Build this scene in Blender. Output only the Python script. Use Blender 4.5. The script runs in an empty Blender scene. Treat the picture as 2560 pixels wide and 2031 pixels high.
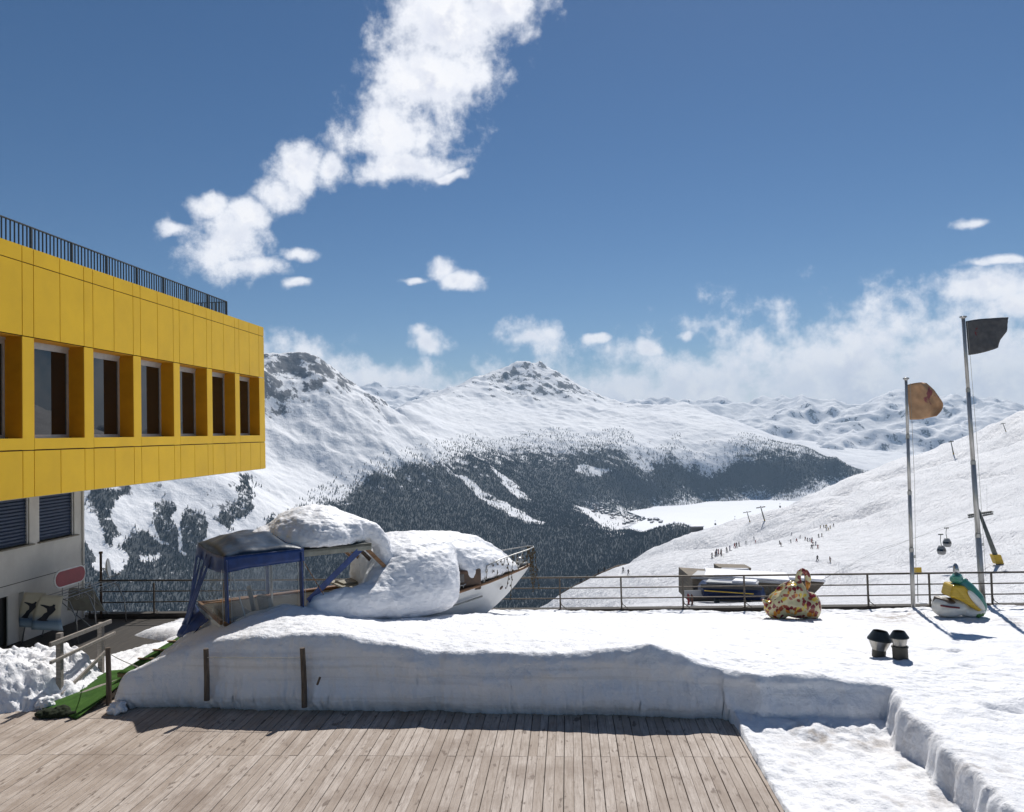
import bpy, bmesh, math, random
import numpy as np
from mathutils import Matrix, Vector, Quaternion
random.seed(7); RNG = np.random.default_rng(11)
scene = bpy.context.scene
C = scene.collection
R = math.radians

# ------------------------------------------------------------------ camera
# the terrace axes (boards, facade, railing) are the world axes; the eye is 5 m above the deck
F, CX, CY = 1950.0, 1280.0, 1015.0
EYE = np.array([0, 0, 5.0])
_y = np.array([1420 - CX, 1078 - CY, F]); _y /= np.linalg.norm(_y)
_d = np.array([.026, 1, 0.0]); _d[2] = -(_d[0]*_y[0] + _d[1]*_y[1])/_y[2]; _d /= np.linalg.norm(_d)
_z = -_d; _x = np.cross(_y, _z); _x /= np.linalg.norm(_x)
if _x[0] < 0: _x = -_x
MC = np.array([_x, _y, _z])
cam = bpy.data.cameras.new('camera'); camo = bpy.data.objects.new('camera', cam); C.objects.link(camo)
right, up, back = MC[:, 0], -MC[:, 1], -MC[:, 2]
camo.matrix_world = Matrix(((right[0], up[0], back[0], EYE[0]), (right[1], up[1], back[1], EYE[1]),
                            (right[2], up[2], back[2], EYE[2]), (0, 0, 0, 1)))
cam.sensor_width = 36; cam.lens = 36*F/2560; cam.clip_start = .1; cam.clip_end = 80000
scene.camera = camo
def ray(px, py): return MC @ np.array([(px-CX)/F, (py-CY)/F, 1.0])
def atY(px, py, Y): r = ray(px, py); return EYE + r*(Y/r[1])
def atX(px, py, X): r = ray(px, py); return EYE + r*(X/r[0])
def atZ(px, py, Z): r = ray(px, py); return EYE + r*((Z-5)/r[2])
def atD(px, py, D): r = ray(px, py); return EYE + r*(D/math.hypot(r[0], r[1]))
def proj(P):
    c = (np.asarray(P, float) - EYE) @ MC
    return CX + F*c[..., 0]/c[..., 2], CY + F*c[..., 1]/c[..., 2]

# ------------------------------------------------------------------ sun, sky, exposure
SUN_EL, SUN_AZ = 49.0, 14.5            # azimuth clockwise from +Y
sd = bpy.data.lights.new('sun', 'SUN'); sd.energy = 4.4; sd.angle = R(.53); sd.color = (1, .965, .91)
so = bpy.data.objects.new('sun', sd); C.objects.link(so)
sv = Vector((math.sin(R(SUN_AZ))*math.cos(R(SUN_EL)), math.cos(R(SUN_AZ))*math.cos(R(SUN_EL)), math.sin(R(SUN_EL))))
so.rotation_euler = sv.to_track_quat('Z', 'Y').to_euler(); so.location = (30, 60, 90)
scene.view_settings.view_transform = 'Standard'; scene.view_settings.look = 'None'
scene.view_settings.exposure = 0.14; scene.view_settings.gamma = 1.0; scene.view_settings.use_curve_mapping = False

W = bpy.data.worlds.new('World'); scene.world = W; W.use_nodes = True
nt = W.node_tree; nt.nodes.clear()
def N(t, **k):
    n = nt.nodes.new(t)
    for a, b in k.items(): setattr(n, a, b)
    return n
def math_(op, a, b=None, c=None, clamp=False):
    n = N('ShaderNodeMath', operation=op); n.use_clamp = clamp
    for i, v in enumerate((a, b, c)):
        if v is None: continue
        if isinstance(v, (int, float)): n.inputs[i].default_value = v
        else: nt.links.new(v, n.inputs[i])
    return n.outputs[0]
sky = N('ShaderNodeTexSky', sky_type='NISHITA'); sky.sun_disc = False
sky.sun_elevation = R(SUN_EL); sky.sun_rotation = R(SUN_AZ); sky.altitude = 2500; sky.air_density = 1.0; sky.dust_density = .6; sky.ozone_density = 1.6
hsv = N('ShaderNodeHueSaturation'); hsv.inputs['Saturation'].default_value = 1.22; nt.links.new(sky.outputs[0], hsv.inputs['Color'])
bg1 = N('ShaderNodeBackground'); nt.links.new(hsv.outputs[0], bg1.inputs[0]); bg1.inputs[1].default_value = .060
tc = N('ShaderNodeTexCoord'); gen = tc.outputs['Generated']
sep = N('ShaderNodeSeparateXYZ'); nt.links.new(gen, sep.inputs[0])
az = math_('ARCTAN2', sep.outputs[0], sep.outputs[1]); el = math_('ARCSINE', sep.outputs[2])
cmb = N('ShaderNodeCombineXYZ'); nt.links.new(az, cmb.inputs[0]); nt.links.new(el, cmb.inputs[1])
wn = N('ShaderNodeTexNoise'); wn.inputs['Scale'].default_value = 9; wn.inputs['Detail'].default_value = 3; wn.inputs['Roughness'].default_value = .6
nt.links.new(gen, wn.inputs['Vector'])
wv = N('ShaderNodeVectorMath', operation='MULTIPLY_ADD'); nt.links.new(wn.outputs['Color'], wv.inputs[0])
wv.inputs[1].default_value = (.07, .055, 0); nt.links.new(cmb.outputs[0], wv.inputs[2])
wv2 = N('ShaderNodeVectorMath', operation='SUBTRACT'); nt.links.new(wv.outputs[0], wv2.inputs[0]); wv2.inputs[1].default_value = (.035, .0275, 0)
def azel(px, py):
    r = ray(px, py); r = r/np.linalg.norm(r); return math.atan2(r[0], r[1]), math.asin(r[2])
# cumulus seen in the photograph: centre, half sizes in photo pixels, tilt
CL = [(1250,20,130,95),(1130,60,170,120),(1080,190,160,150),(980,320,140,110),(1010,425,125,42),(1105,445,55,16),
      (820,430,45,45),(735,410,75,60),(690,480,55,55),(625,540,70,45),(580,610,105,85),(505,520,55,38),(440,575,42,16),(620,670,110,32),(755,637,38,20),(750,715,30,13),
      (1110,680,50,30),(1160,705,55,26),(1040,712,48,12),
      (1075,862,52,26),(1330,852,72,38),(1500,858,36,13),(1620,875,58,22),(1730,840,34,18),
      (2420,543,50,15),(2480,700,200,42),(2480,645,110,12),(2545,745,70,50)]
# the bank of cloud lying over the ranges runs on round the horizon
CL += [(880,985,110,58),(1060,1010,220,66),(1500,1010,380,74),(1780,985,230,92),(2150,985,400,142),(2540,970,380,140),(2950,1010,320,90),(500,960,260,80),(-100,900,300,110)]
field = None
def blob(a0, e0, sx, sy, g=1.0):
    global field
    ma = N('ShaderNodeVectorMath', operation='MULTIPLY_ADD'); nt.links.new(wv2.outputs[0], ma.inputs[0])
    ma.inputs[1].default_value = (g/sx, g/sy, 0); ma.inputs[2].default_value = (-a0*g/sx, -e0*g/sy, 0)
    ln = N('ShaderNodeVectorMath', operation='LENGTH'); nt.links.new(ma.outputs[0], ln.inputs[0])
    field = ln.outputs['Value'] if field is None else math_('MINIMUM', field, ln.outputs['Value'])
for ci, (px, py, rx, ry) in enumerate(CL):
    a0, e0 = azel(px, py); ca = math.cos(math.atan((px-CX)/F)); ce = math.cos(math.atan((py-CY)/F))
    blob(a0, e0, rx/F*ca*ca*1.15, ry/F*ce*ce*1.15, .70 if ci >= 28 else 1)
for k in range(7):      # more of the same small clouds over the rest of the sky
    a0 = R(65 + k*38 + random.uniform(-6, 6)); blob((a0 + math.pi) % (2*math.pi) - math.pi, R(random.uniform(10, 50)), random.uniform(.08, .18), random.uniform(.04, .09))
n1 = N('ShaderNodeTexNoise'); n1.inputs['Scale'].default_value = 22; n1.inputs['Detail'].default_value = 8; n1.inputs['Roughness'].default_value = .62
nt.links.new(gen, n1.inputs['Vector'])
dens = math_('ADD', math_('SUBTRACT', 1.0, field), math_('MULTIPLY', math_('SUBTRACT', n1.outputs['Fac'], .5), 2.5))
mr = N('ShaderNodeMapRange', interpolation_type='SMOOTHSTEP'); nt.links.new(dens, mr.inputs[0])
mr.inputs[1].default_value = -.14; mr.inputs[2].default_value = .66
thick = N('ShaderNodeMapRange', interpolation_type='SMOOTHSTEP'); nt.links.new(dens, thick.inputs[0])
thick.inputs[1].default_value = .25; thick.inputs[2].default_value = 1.25
up_ = N('ShaderNodeVectorMath', operation='ADD'); nt.links.new(gen, up_.inputs[0]); up_.inputs[1].default_value = (.004, .004, .016)
n2 = N('ShaderNodeTexNoise'); n2.inputs['Scale'].default_value = 22; n2.inputs['Detail'].default_value = 4; n2.inputs['Roughness'].default_value = .6; nt.links.new(up_.outputs[0], n2.inputs['Vector'])
cr = N('ShaderNodeValToRGB'); nt.links.new(math_('ADD', .55, math_('MULTIPLY', math_('SUBTRACT', n1.outputs['Fac'], n2.outputs['Fac']), 2.2)), cr.inputs[0])
cr.color_ramp.elements[0].position = .25; cr.color_ramp.elements[0].color = (.70, .73, .84, 1)
cr.color_ramp.elements[1].position = .70; cr.color_ramp.elements[1].color = (1.0, 1.0, 1.02, 1)
cmx = N('ShaderNodeMix', data_type='RGBA'); nt.links.new(thick.outputs[0], cmx.inputs[0])
cmx.inputs[6].default_value = (.92, .94, 1.0, 1); nt.links.new(cr.outputs[0], cmx.inputs[7])
bg2 = N('ShaderNodeBackground'); nt.links.new(cmx.outputs[2], bg2.inputs[0]); bg2.inputs[1].default_value = .95
mxs = N('ShaderNodeMixShader'); nt.links.new(math_('MULTIPLY', mr.outputs[0], .96), mxs.inputs[0]); nt.links.new(bg1.outputs[0], mxs.inputs[1]); nt.links.new(bg2.outputs[0], mxs.inputs[2])
W.cycles.sampling_method = 'MANUAL'; W.cycles.sample_map_resolution = 512
wo = N('ShaderNodeOutputWorld'); nt.links.new(mxs.outputs[0], wo.inputs[0])
scene.render.engine = 'CYCLES'
scene.cycles.volume_bounces = 0; scene.cycles.max_bounces = 5; scene.cycles.diffuse_bounces = 3; scene.cycles.glossy_bounces = 3; scene.cycles.transparent_max_bounces = 16

# ------------------------------------------------------------------ noise
def _h(ix, iy, s):
    n = (ix.astype(np.int64)*374761393 + iy.astype(np.int64)*668265263 + s*974634777) & 0xffffffff
    n = ((n ^ (n >> 13))*1274126177) & 0xffffffff
    return ((n ^ (n >> 16)) & 0xffff)/65535.0
def perlin(x, y, s=0):
    x = np.asarray(x, float); y = np.asarray(y, float)
    x0 = np.floor(x); y0 = np.floor(y); fx = x-x0; fy = y-y0
    u = fx*fx*fx*(fx*(fx*6-15)+10); v = fy*fy*fy*(fy*(fy*6-15)+10)
    def g(i, j):
        a = _h(x0+i, y0+j, s)*2*np.pi
        return np.cos(a)*(fx-i) + np.sin(a)*(fy-j)
    return ((g(0,0)*(1-u)+g(1,0)*u)*(1-v) + (g(0,1)*(1-u)+g(1,1)*u)*v)*1.5
def fbm(x, y, o=5, s=0, gain=.5, lac=2.03):
    r = 0; a = 1.0; t = 0
    for i in range(o):
        r = r + a*perlin(x, y, s+i); t += a; a *= gain; x = x*lac+17.3; y = y*lac-9.1
    return r/t
def ridged(x, y, o=5, s=0, gain=.55):
    r = 0; a = 1.0; t = 0; w = 1.0
    for i in range(o):
        n = (1-np.abs(perlin(x, y, s+i)))**2*w; r = r + a*n; t += a; a *= gain; w = np.clip(n*1.6, 0, 1)
        x = x*2.07+5.1; y = y*2.07+8.7
    return r/t
def sstep(a, b, x): t = np.clip((x-a)/(b-a), 0, 1); return t*t*(3-2*t)
def inpoly(px, py, poly):
    r = np.zeros(px.shape, bool); n = len(poly); j = n-1
    for i in range(n):
        xi, yi = poly[i]; xj, yj = poly[j]
        c = ((yi > py) != (yj > py)) & (px < (xj-xi)*(py-yi)/((yj-yi) or 1e-9)+xi)
        r ^= c; j = i
    return r
class RBF:
    def __init__(s, P, v, eps=0):
        s.P = np.array(P, float); n = len(s.P); A = np.zeros((n+3, n+3))
        d = np.linalg.norm(s.P[:, None]-s.P[None], axis=2); A[:n, :n] = -d + eps*np.eye(n)
        s.sc = np.abs(s.P).max(); A[:n, n] = 1; A[:n, n+1:] = s.P/s.sc; A[n:, :n] = A[:n, n:].T
        s.w = np.linalg.solve(A, np.concatenate([v, np.zeros(3)]))
    def __call__(s, x, y):
        q = np.stack([np.ravel(x), np.ravel(y)], 1); out = np.empty(len(q)); n = len(s.P)
        for i in range(0, len(q), 40000):
            c = q[i:i+40000]; d = np.sqrt(((c[:, None]-s.P[None])**2).sum(2))
            out[i:i+40000] = -d @ s.w[:n] + s.w[n] + (c/s.sc) @ s.w[n+1:]
        return out.reshape(np.shape(x))

# ------------------------------------------------------------------ materials
MT = {}
class MatB:
    def __init__(s, name):
        m = bpy.data.materials.new(name); m.use_nodes = True; s.m = m; s.t = m.node_tree; s.b = s.t.nodes['Principled BSDF']; MT[name] = m
        s.tc = s.t.nodes.new('ShaderNodeTexCoord')
    def n(s, t, **k):
        x = s.t.nodes.new(t)
        for a, b in k.items(): setattr(x, a, b)
        return x
    def l(s, a, b): s.t.links.new(a, b)
    def noise(s, scale, detail=4, rough=.5, stretch=None, vec=None, rnd=0, dist=0):
        x = s.n('ShaderNodeTexNoise'); x.inputs['Scale'].default_value = scale; x.inputs['Detail'].default_value = detail
        x.inputs['Roughness'].default_value = rough; x.inputs['Distortion'].default_value = dist
        v = vec or s.tc.outputs['Object']
        if stretch or rnd:
            mp = s.n('ShaderNodeMapping'); s.l(v, mp.inputs[0]); mp.inputs['Scale'].default_value = stretch or (1, 1, 1)
            if rnd:
                oi = s.n('ShaderNodeObjectInfo'); ml = s.n('ShaderNodeVectorMath', operation='SCALE'); cx = s.n('ShaderNodeCombineXYZ')
                for i in range(3): s.l(oi.outputs['Random'], cx.inputs[i])
                s.l(cx.outputs[0], ml.inputs[0]); ml.inputs['Scale'].default_value = rnd; s.l(ml.outputs[0], mp.inputs['Location'])
            v = mp.outputs[0]
        s.l(v, x.inputs['Vector']); return x.outputs['Fac']
    def ramp(s, f, stops):
        r = s.n('ShaderNodeValToRGB'); s.l(f, r.inputs[0]); e = r.color_ramp.elements
        while len(e) < len(stops): e.new(.5)
        for i, (p, c) in enumerate(stops):
            e[i].position = p; e[i].color = (*c, 1) if len(c) == 3 else c
        return r.outputs[0]
    def mix(s, f, a, b, mode='MIX'):
        x = s.n('ShaderNodeMix', data_type='RGBA', blend_type=mode)
        for v, i in ((f, 0), (a, 6), (b, 7)):
            if isinstance(v, (int, float)): x.inputs[i].default_value = v
            elif isinstance(v, tuple): x.inputs[i].default_value = (*v, 1)
            else: s.l(v, x.inputs[i])
        return x.outputs[2]
    def mth(s, op, a, b=None, clamp=False):
        x = s.n('ShaderNodeMath', operation=op); x.use_clamp = clamp
        for i, v in enumerate((a, b)):
            if v is None: continue
            if isinstance(v, (int, float)): x.inputs[i].default_value = v
            else: s.l(v, x.inputs[i])
        return x.outputs[0]
    def attr(s, name):
        x = s.n('ShaderNodeAttribute'); x.attribute_name = name; return x.outputs['Fac']
    def bump(s, f, strength, dist):
        x = s.n('ShaderNodeBump'); x.inputs['Strength'].default_value = strength; x.inputs['Distance'].default_value = dist; s.l(f, x.inputs['Height'])
        if s.b.inputs['Normal'].is_linked: s.l(s.b.inputs['Normal'].links[0].from_socket, x.inputs['Normal'])
        s.l(x.outputs[0], s.b.inputs['Normal'])
    def col(s, c):
        if isinstance(c, tuple): s.b.inputs['Base Color'].default_value = (*c, 1)
        else: s.l(c, s.b.inputs['Base Color'])
    def set(s, **k):
        for a, b in k.items(): s.b.inputs[a.replace('_', ' ')].default_value = b
def pm(name, c1, c2=None, rough=.6, scale=6, detail=5, metal=0, stretch=None, bump=0, bscale=None, bdist=.01, rnd=3, lo=.35, hi=.65, spec=.5):
    s = MatB(name); c2 = c2 or tuple(v*.75 for v in c1)
    s.col(s.ramp(s.noise(scale, detail, .6, stretch, rnd=rnd), [(lo, c2), (hi, c1)])); s.set(Roughness=rough, Metallic=metal, Specular_IOR_Level=spec)
    if bump: s.bump(s.noise(bscale or scale*3, 5, .6, stretch, rnd=rnd), bump, bdist)
    return s.m

# ------------------------------------------------------------------ building things
ORG = {}
def link(o, parent=None):
    C.objects.link(o)
    if parent is not None: o.parent = parent
    return o
def tag(o, label=None, cat=None, group=None, kind=None):
    if label: o['label'] = label
    if cat: o['category'] = cat
    if group: o['group'] = group
    if kind: o['kind'] = kind
    return o
def thing(name, label, cat, loc=(0, 0, 0), group=None):
    o = bpy.data.objects.new(name, None); C.objects.link(o); o.location = loc; o.empty_display_size = .2
    ORG[o.name] = np.array(loc, float); return tag(o, label, cat, group)
def mk(name, V, Fc, mat, parent=None, smooth=False, loc=None):
    """one mesh object from world-space vertices"""
    V = np.asarray(V, float).reshape(-1, 3)
    org = ORG[parent.name] if parent is not None else (np.array(loc, float) if loc is not None else np.zeros(3))
    me = bpy.data.meshes.new(name); me.from_pydata((V-org).tolist(), [], Fc if isinstance(Fc, list) else Fc.tolist()); me.update()
    if isinstance(mat, (list, tuple)):
        for m in mat: me.materials.append(MT[m])
    elif mat: me.materials.append(MT[mat])
    if smooth: me.polygons.foreach_set('use_smooth', [True]*len(me.polygons))
    o = bpy.data.objects.new(name, me); link(o, parent)
    if parent is None: o.location = org
    ORG[o.name] = org; return o
def gridfaces(m, n, wrap=False):
    i, j = np.meshgrid(np.arange(m-1), np.arange(n if wrap else n-1), indexing='ij'); a = i*n+j; b = i*n+(j+1) % n
    return np.stack([a, b, b+n, a+n], -1).reshape(-1, 4)
def fastgrid(name, P, mat, parent=None, smooth=True, flip=False, loc=None):
    """large grid mesh (m,n,3)"""
    m, n, _ = P.shape; fc = gridfaces(m, n)
    if flip: fc = fc[:, ::-1]
    return fastmesh(name, P.reshape(-1, 3), fc, mat, parent, smooth, loc)
def fastmesh(name, V, fc, mat, parent=None, smooth=True, loc=None):
    org = ORG[parent.name] if parent is not None else (np.array(loc, float) if loc is not None else np.zeros(3))
    V = V-org; me = bpy.data.meshes.new(name); k = fc.shape[1]
    me.vertices.add(len(V)); me.vertices.foreach_set('co', V.astype(np.float32).ravel())
    me.loops.add(fc.size); me.loops.foreach_set('vertex_index', fc.astype(np.int32).ravel())
    me.polygons.add(len(fc)); me.polygons.foreach_set('loop_start', (np.arange(len(fc))*k).astype(np.int32))
    me.polygons.foreach_set('use_smooth', np.full(len(fc), smooth)); me.update(calc_edges=True)
    me.materials.append(MT[mat]); o = bpy.data.objects.new(name, me); link(o, parent)
    if parent is None: o.location = org
    ORG[o.name] = org; return o
def fattr(o, name, arr):
    a = o.data.attributes.new(name, 'FLOAT', 'POINT'); a.data.foreach_set('value', np.ravel(arr).astype(np.float32))
def nrm(v): v = np.asarray(v, float); return v/(np.linalg.norm(v) or 1)
class MB:
    def __init__(s): s.V = []; s.F = []; s.mi = []; s.cur = 0
    def add(s, V, Fc):
        o = len(s.V); s.V += [tuple(v) for v in V]; s.F += [tuple(i+o for i in f) for f in Fc]; s.mi += [s.cur]*len(Fc); return s
    def box(s, c, d, ax=None):
        c = np.array(c, float); h = np.array(d, float)/2; A = np.eye(3) if ax is None else np.array(ax, float)
        V = [c + A.T @ (h*np.array(k)) for k in ((-1,-1,-1),(1,-1,-1),(1,1,-1),(-1,1,-1),(-1,-1,1),(1,-1,1),(1,1,1),(-1,1,1))]
        return s.add(V, [(0,3,2,1),(4,5,6,7),(0,1,5,4),(1,2,6,5),(2,3,7,6),(3,0,4,7)])
    def span(s, a, b): a = np.array(a, float); b = np.array(b, float); return s.box((a+b)/2, np.abs(b-a))
    def bar(s, p, q, w, h, up=(0, 0, 1)):
        p = np.array(p, float); q = np.array(q, float); a = nrm(q-p); b = nrm(np.cross(up, a)); c = np.cross(a, b)
        return s.box((p+q)/2, (np.linalg.norm(q-p), w, h), (a, b, c))
    def tube(s, pts, r, n=8, cap=True, closed=False):
        P = [np.array(p, float) for p in pts]; m = len(P); rs = r if hasattr(r, '__len__') else [r]*m; V = []; prev = None
        for i in range(m):
            a = nrm((P[(i+1) % m] if closed else P[min(i+1, m-1)]) - (P[i-1] if closed else P[max(i-1, 0)]))
            if prev is None: u = np.cross(a, (0, 0, 1)); u = np.cross(a, (1, 0, 0)) if np.linalg.norm(u) < .1 else u
            else: u = prev - a*np.dot(prev, a)
            u = nrm(u); w = np.cross(a, u); prev = u
            for k in range(n): t = 2*math.pi*k/n; V.append(P[i] + rs[i]*(math.cos(t)*u + math.sin(t)*w))
        Fc = []
        for i in range(m if closed else m-1):
            for k in range(n): j = (i+1) % m; Fc.append((i*n+k, j*n+k, j*n+(k+1) % n, i*n+(k+1) % n))
        if cap and not closed: Fc += [tuple(range(n)), tuple((m-1)*n+k for k in range(n-1, -1, -1))]
        return s.add(V, Fc)
    def lathe(s, c, prof, n=20, ax=(0, 0, 1)):
        a = nrm(ax); u = nrm(np.cross(a, (0, 1, .01))); w = np.cross(a, u); c = np.array(c, float); m = len(prof)
        V = [c + a*z + r*(math.cos(2*math.pi*k/n)*u + math.sin(2*math.pi*k/n)*w) for r, z in prof for k in range(n)]
        return s.add(V, [(i*n+k, i*n+(k+1) % n, (i+1)*n+(k+1) % n, (i+1)*n+k) for i in range(m-1) for k in range(n)])
    def ell(s, c, r, ax=None, n=16, m=10):
        A = np.eye(3) if ax is None else np.array(ax, float); c = np.array(c, float); V = []
        for i in range(m+1):
            t = math.pi*i/m
            for k in range(n): p = 2*math.pi*k/n; V.append(c + A.T @ (np.array(r)*np.array((math.sin(t)*math.cos(p), math.sin(t)*math.sin(p), math.cos(t)))))
        return s.add(V, [(i*n+k, (i+1)*n+k, (i+1)*n+(k+1) % n, i*n+(k+1) % n) for i in range(m) for k in range(n)])
    def grid(s, P, wrap=False):
        P = np.asarray(P, float); m, n, _ = P.shape; return s.add(P.reshape(-1, 3), [tuple(f) for f in gridfaces(m, n, wrap)])
    def poly(s, pts, th):
        """flat polygon given thickness vector th"""
        P = [np.array(p, float) for p in pts]; n = len(P); th = np.array(th, float)
        return s.add(P + [p+th for p in P], [tuple(range(n-1, -1, -1)), tuple(range(n, 2*n))] + [(i, (i+1) % n, n+(i+1) % n, n+i) for i in range(n)])
    def build(s, name, mat, parent=None, smooth=False, loc=None, bevel=0):
        o = mk(name, s.V, s.F, mat, parent, smooth, loc)
        if any(s.mi): o.data.polygons.foreach_set('material_index', s.mi)
        if bevel:
            b = o.modifiers.new('bevel', 'BEVEL'); b.width = bevel; b.segments = 2; b.limit_method = 'ANGLE'
        return o
def remesh(o, vox, smooth=6, disp=0, dscale=.3, depth=4, seed=0):
    r = o.modifiers.new('remesh', 'REMESH'); r.mode = 'VOXEL'; r.voxel_size = vox; r.use_smooth_shade = True
    if smooth: sm = o.modifiers.new('smooth', 'SMOOTH'); sm.iterations = smooth; sm.factor = .6
    if disp:
        tx = bpy.data.textures.new('lumps', 'CLOUDS'); tx.noise_scale = dscale; tx.noise_depth = depth
        d = o.modifiers.new('lumps', 'DISPLACE'); d.texture = tx; d.strength = disp; d.mid_level = .5; d.texture_coords = 'LOCAL'
        if disp > .1:
            t2 = bpy.data.textures.new('grains', 'CLOUDS'); t2.noise_scale = dscale*.22; t2.noise_depth = 5; t2.noise_basis = 'IMPROVED_PERLIN'
            d = o.modifiers.new('grains', 'DISPLACE'); d.texture = t2; d.strength = disp*.4; d.mid_level = .5; d.texture_coords = 'LOCAL'
    return o
def bake(o):
    """apply the modifiers"""
    dg = bpy.context.evaluated_depsgraph_get(); me = bpy.data.meshes.new_from_object(o.evaluated_get(dg)); old = o.data; o.modifiers.clear(); o.data = me; me.name = o.name
    return o
def smooth_all(o): o.data.polygons.foreach_set('use_smooth', [True]*len(o.data.polygons)); return o
# ------------------------------------------------------------------ far terrain: valley, massif and ranges
s = MatB('mountain_snow')
rk = s.mth('ADD', s.attr('rock'), s.mth('MULTIPLY', s.mth('SUBTRACT', s.noise(.011, 9, .70, (1, 1, .35)), .5), 2.6))
rkf = s.n('ShaderNodeMapRange'); s.l(rk, rkf.inputs[0]); rkf.inputs[1].default_value = .50; rkf.inputs[2].default_value = .62
rock = s.ramp(s.noise(.02, 6), [(.3, (.06, .064, .075)), (.7, (.17, .17, .18))])
snow = s.ramp(s.noise(.0016, 5), [(.3, (.84, .845, .87)), (.6, (.90, .90, .91))])
c = s.mix(rkf.outputs[0], snow, rock)
ff = s.mth('ADD', s.attr('forest'), s.mth('MULTIPLY', s.mth('SUBTRACT', s.noise(.03, 6, .75), .5), 1.9))
ffm = s.n('ShaderNodeMapRange'); s.l(ff, ffm.inputs[0]); ffm.inputs[1].default_value = .42; ffm.inputs[2].default_value = .62
s.col(s.mix(s.mth('MULTIPLY', ffm.outputs[0], .95), c, (.012, .020, .023))); s.set(Roughness=.75, Specular_IOR_Level=.15)
s.bump(s.noise(.012, 9, .65), .75, 22)
TP = [ # photo x, y, distance, crag height
 (-900,1000,5200,200),(-300,900,5400,200),(100,880,5600,220),(400,905,5800,200),(560,885,6200,220),(664,884,6400,260),(735,872,6500,260),(790,892,6450,240),(850,945,6400,200),(930,985,6400,130),(965,1006,6500,90),
 (1000,1012,7600,60),(1060,1002,8400,80),(1140,972,9600,120),(1190,948,10000,200),(1225,934,10250,220),(1265,916,10420,230),(1300,897,10500,230),(1350,906,10550,220),(1400,944,10500,240),(1440,978,10400,180),(1480,1003,10300,140),(1530,996,10400,150),(1560,1012,10300,110),(1650,1012,10300,90),(1710,1000,10400,120),(1790,1030,9900,80),(1850,1060,9400,70),(1930,1090,9000,60),(2010,1115,8700,60),(2090,1138,8500,40),(2170,1172,8400,30),
 (1250,965,9950,200),(1320,960,10000,200),(1400,985,9900,200),(1290,995,9600,150),(1300,1018,9200,110),(1400,1030,9000,110),(1200,1015,8900,80),(1100,1045,8000,50),(1250,1060,8100,50),(1400,1075,8000,60),(1600,1065,8600,60),(1750,1080,8600,70),(1850,1110,8400,70),
 (1150,1110,6900,60),(1250,1128,7300,60),(1400,1130,7500,60),(1550,1120,7700,90),(1650,1130,7900,80),(1750,1150,8000,80),(1900,1150,8150,60),(2000,1165,8200,50),
 (1480,1272,6700,30),(1560,1262,7000,20),(1633,1258,7300,20),(1760,1244,7800,20),(1900,1232,8050,20),(2085,1214,8250,10),
 (1300,1200,6500,60),(1450,1200,6900,60),(1600,1190,7400,60),
 (1180,1150,6300,60),(1040,1120,6300,50),(1150,1240,5700,50),(1250,1290,5400,40),(1350,1320,5200,30),(1450,1300,5500,15),(1550,1320,5350,8),
 (900,1095,6100,45),(830,1050,6150,60),(760,1000,6200,120),(700,960,6150,160),(664,930,6100,160),(750,1080,5850,50),(664,1050,5800,60),(850,1140,5700,45),(950,1150,5900,45),(700,1150,5400,60),
 (860,1235,5150,50),(1000,1230,5400,50),(760,1230,4950,50),(664,1220,4750,60),(560,1200,4500,90),(560,1290,4250,70),(460,1200,4500,70),(440,1300,4150,70),(440,1400,3950,60),(320,1230,4300,80),(300,1330,4000,60),(220,1200,4300,80),(250,1420,3750,60),(660,1320,4300,60),(800,1330,4450,50),(950,1330,4650,50),(1100,1340,4800,40),(1200,1400,4500,30),(1000,1430,4150,30),(700,1420,4000,40),(450,1500,3550,40),(250,1520,3450,40),
 (1400,1380,4700,20),(1300,1450,4200,20),(1550,1380,4600,30),(1690,1302,4700,20),(1640,1312,4750,20),(1600,1328,4800,15),(1770,1325,4600,20),
 (0,1250,4200,80),(0,1500,3500,50),(-300,1200,4300,80),(-300,1500,3400,50),(-900,1300,4200,80),(-900,1600,3200,50)]
P = []; zz = []; am = []
for (px, py, D, a) in TP:
    p = atD(px, py, D); P.append(p[:2]); zz.append(p[2]); am.append(a)
LAKE = -705.0
def at_az(px, D):
    r = ray(px, 1078); h = math.hypot(r[0], r[1]); return (r[0]/h*D, r[1]/h*D)
for px, D, z, a in ((1700,5300,LAKE-6,2),(1850,5600,LAKE-6,2),(1700,6200,LAKE-6,2),(1650,6700,LAKE-6,2),(1850,7000,LAKE-6,2),(2000,6500,LAKE-6,2),(2000,7600,LAKE-6,2),(2150,7000,LAKE-6,2),(1560,5900,LAKE+3,4),(1640,5500,LAKE-2,3),(1900,4700,LAKE-2,4),(2200,5800,LAKE-2,4),
        (735,8300,-150,80),(500,7800,0,90),(100,7500,-50,90),(960,7300,-120,50),(1305,12500,250,120),(1100,11500,100,80),(1600,12200,150,90),(1900,11000,-150,80),(2170,9600,-560,30),(2150,8900,LAKE+20,10),(2400,9500,-450,40),(2600,8500,-500,40),
        (300,2700,-760,20),(800,2800,-770,20),(1300,2900,-780,15),(1700,3000,-740,15),(2100,3200,-650,20),(2600,3200,-600,20),(-600,2500,-740,20)):
    P.append(at_az(px, D)); zz.append(z); am.append(a)
hz = RBF(P, np.array(zz), .5); ha = RBF(P, np.array(am, float), 40)
def arete(x, y, lines, slope):
    """sharp ridges: height along each line, falling away evenly to both sides"""
    best = np.full(np.shape(x), -1e9)
    for ln in lines:
        q = [atD(*p) for p in ln]
        for a, b in zip(q[:-1], q[1:]):
            ab = b[:2]-a[:2]; t = np.clip(((x-a[0])*ab[0]+(y-a[1])*ab[1])/(ab@ab), 0, 1); d = np.hypot(x-a[0]-t*ab[0], y-a[1]-t*ab[1])
            best = np.maximum(best, a[2]+t*(b[2]-a[2])-slope*d)
    return best
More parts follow.
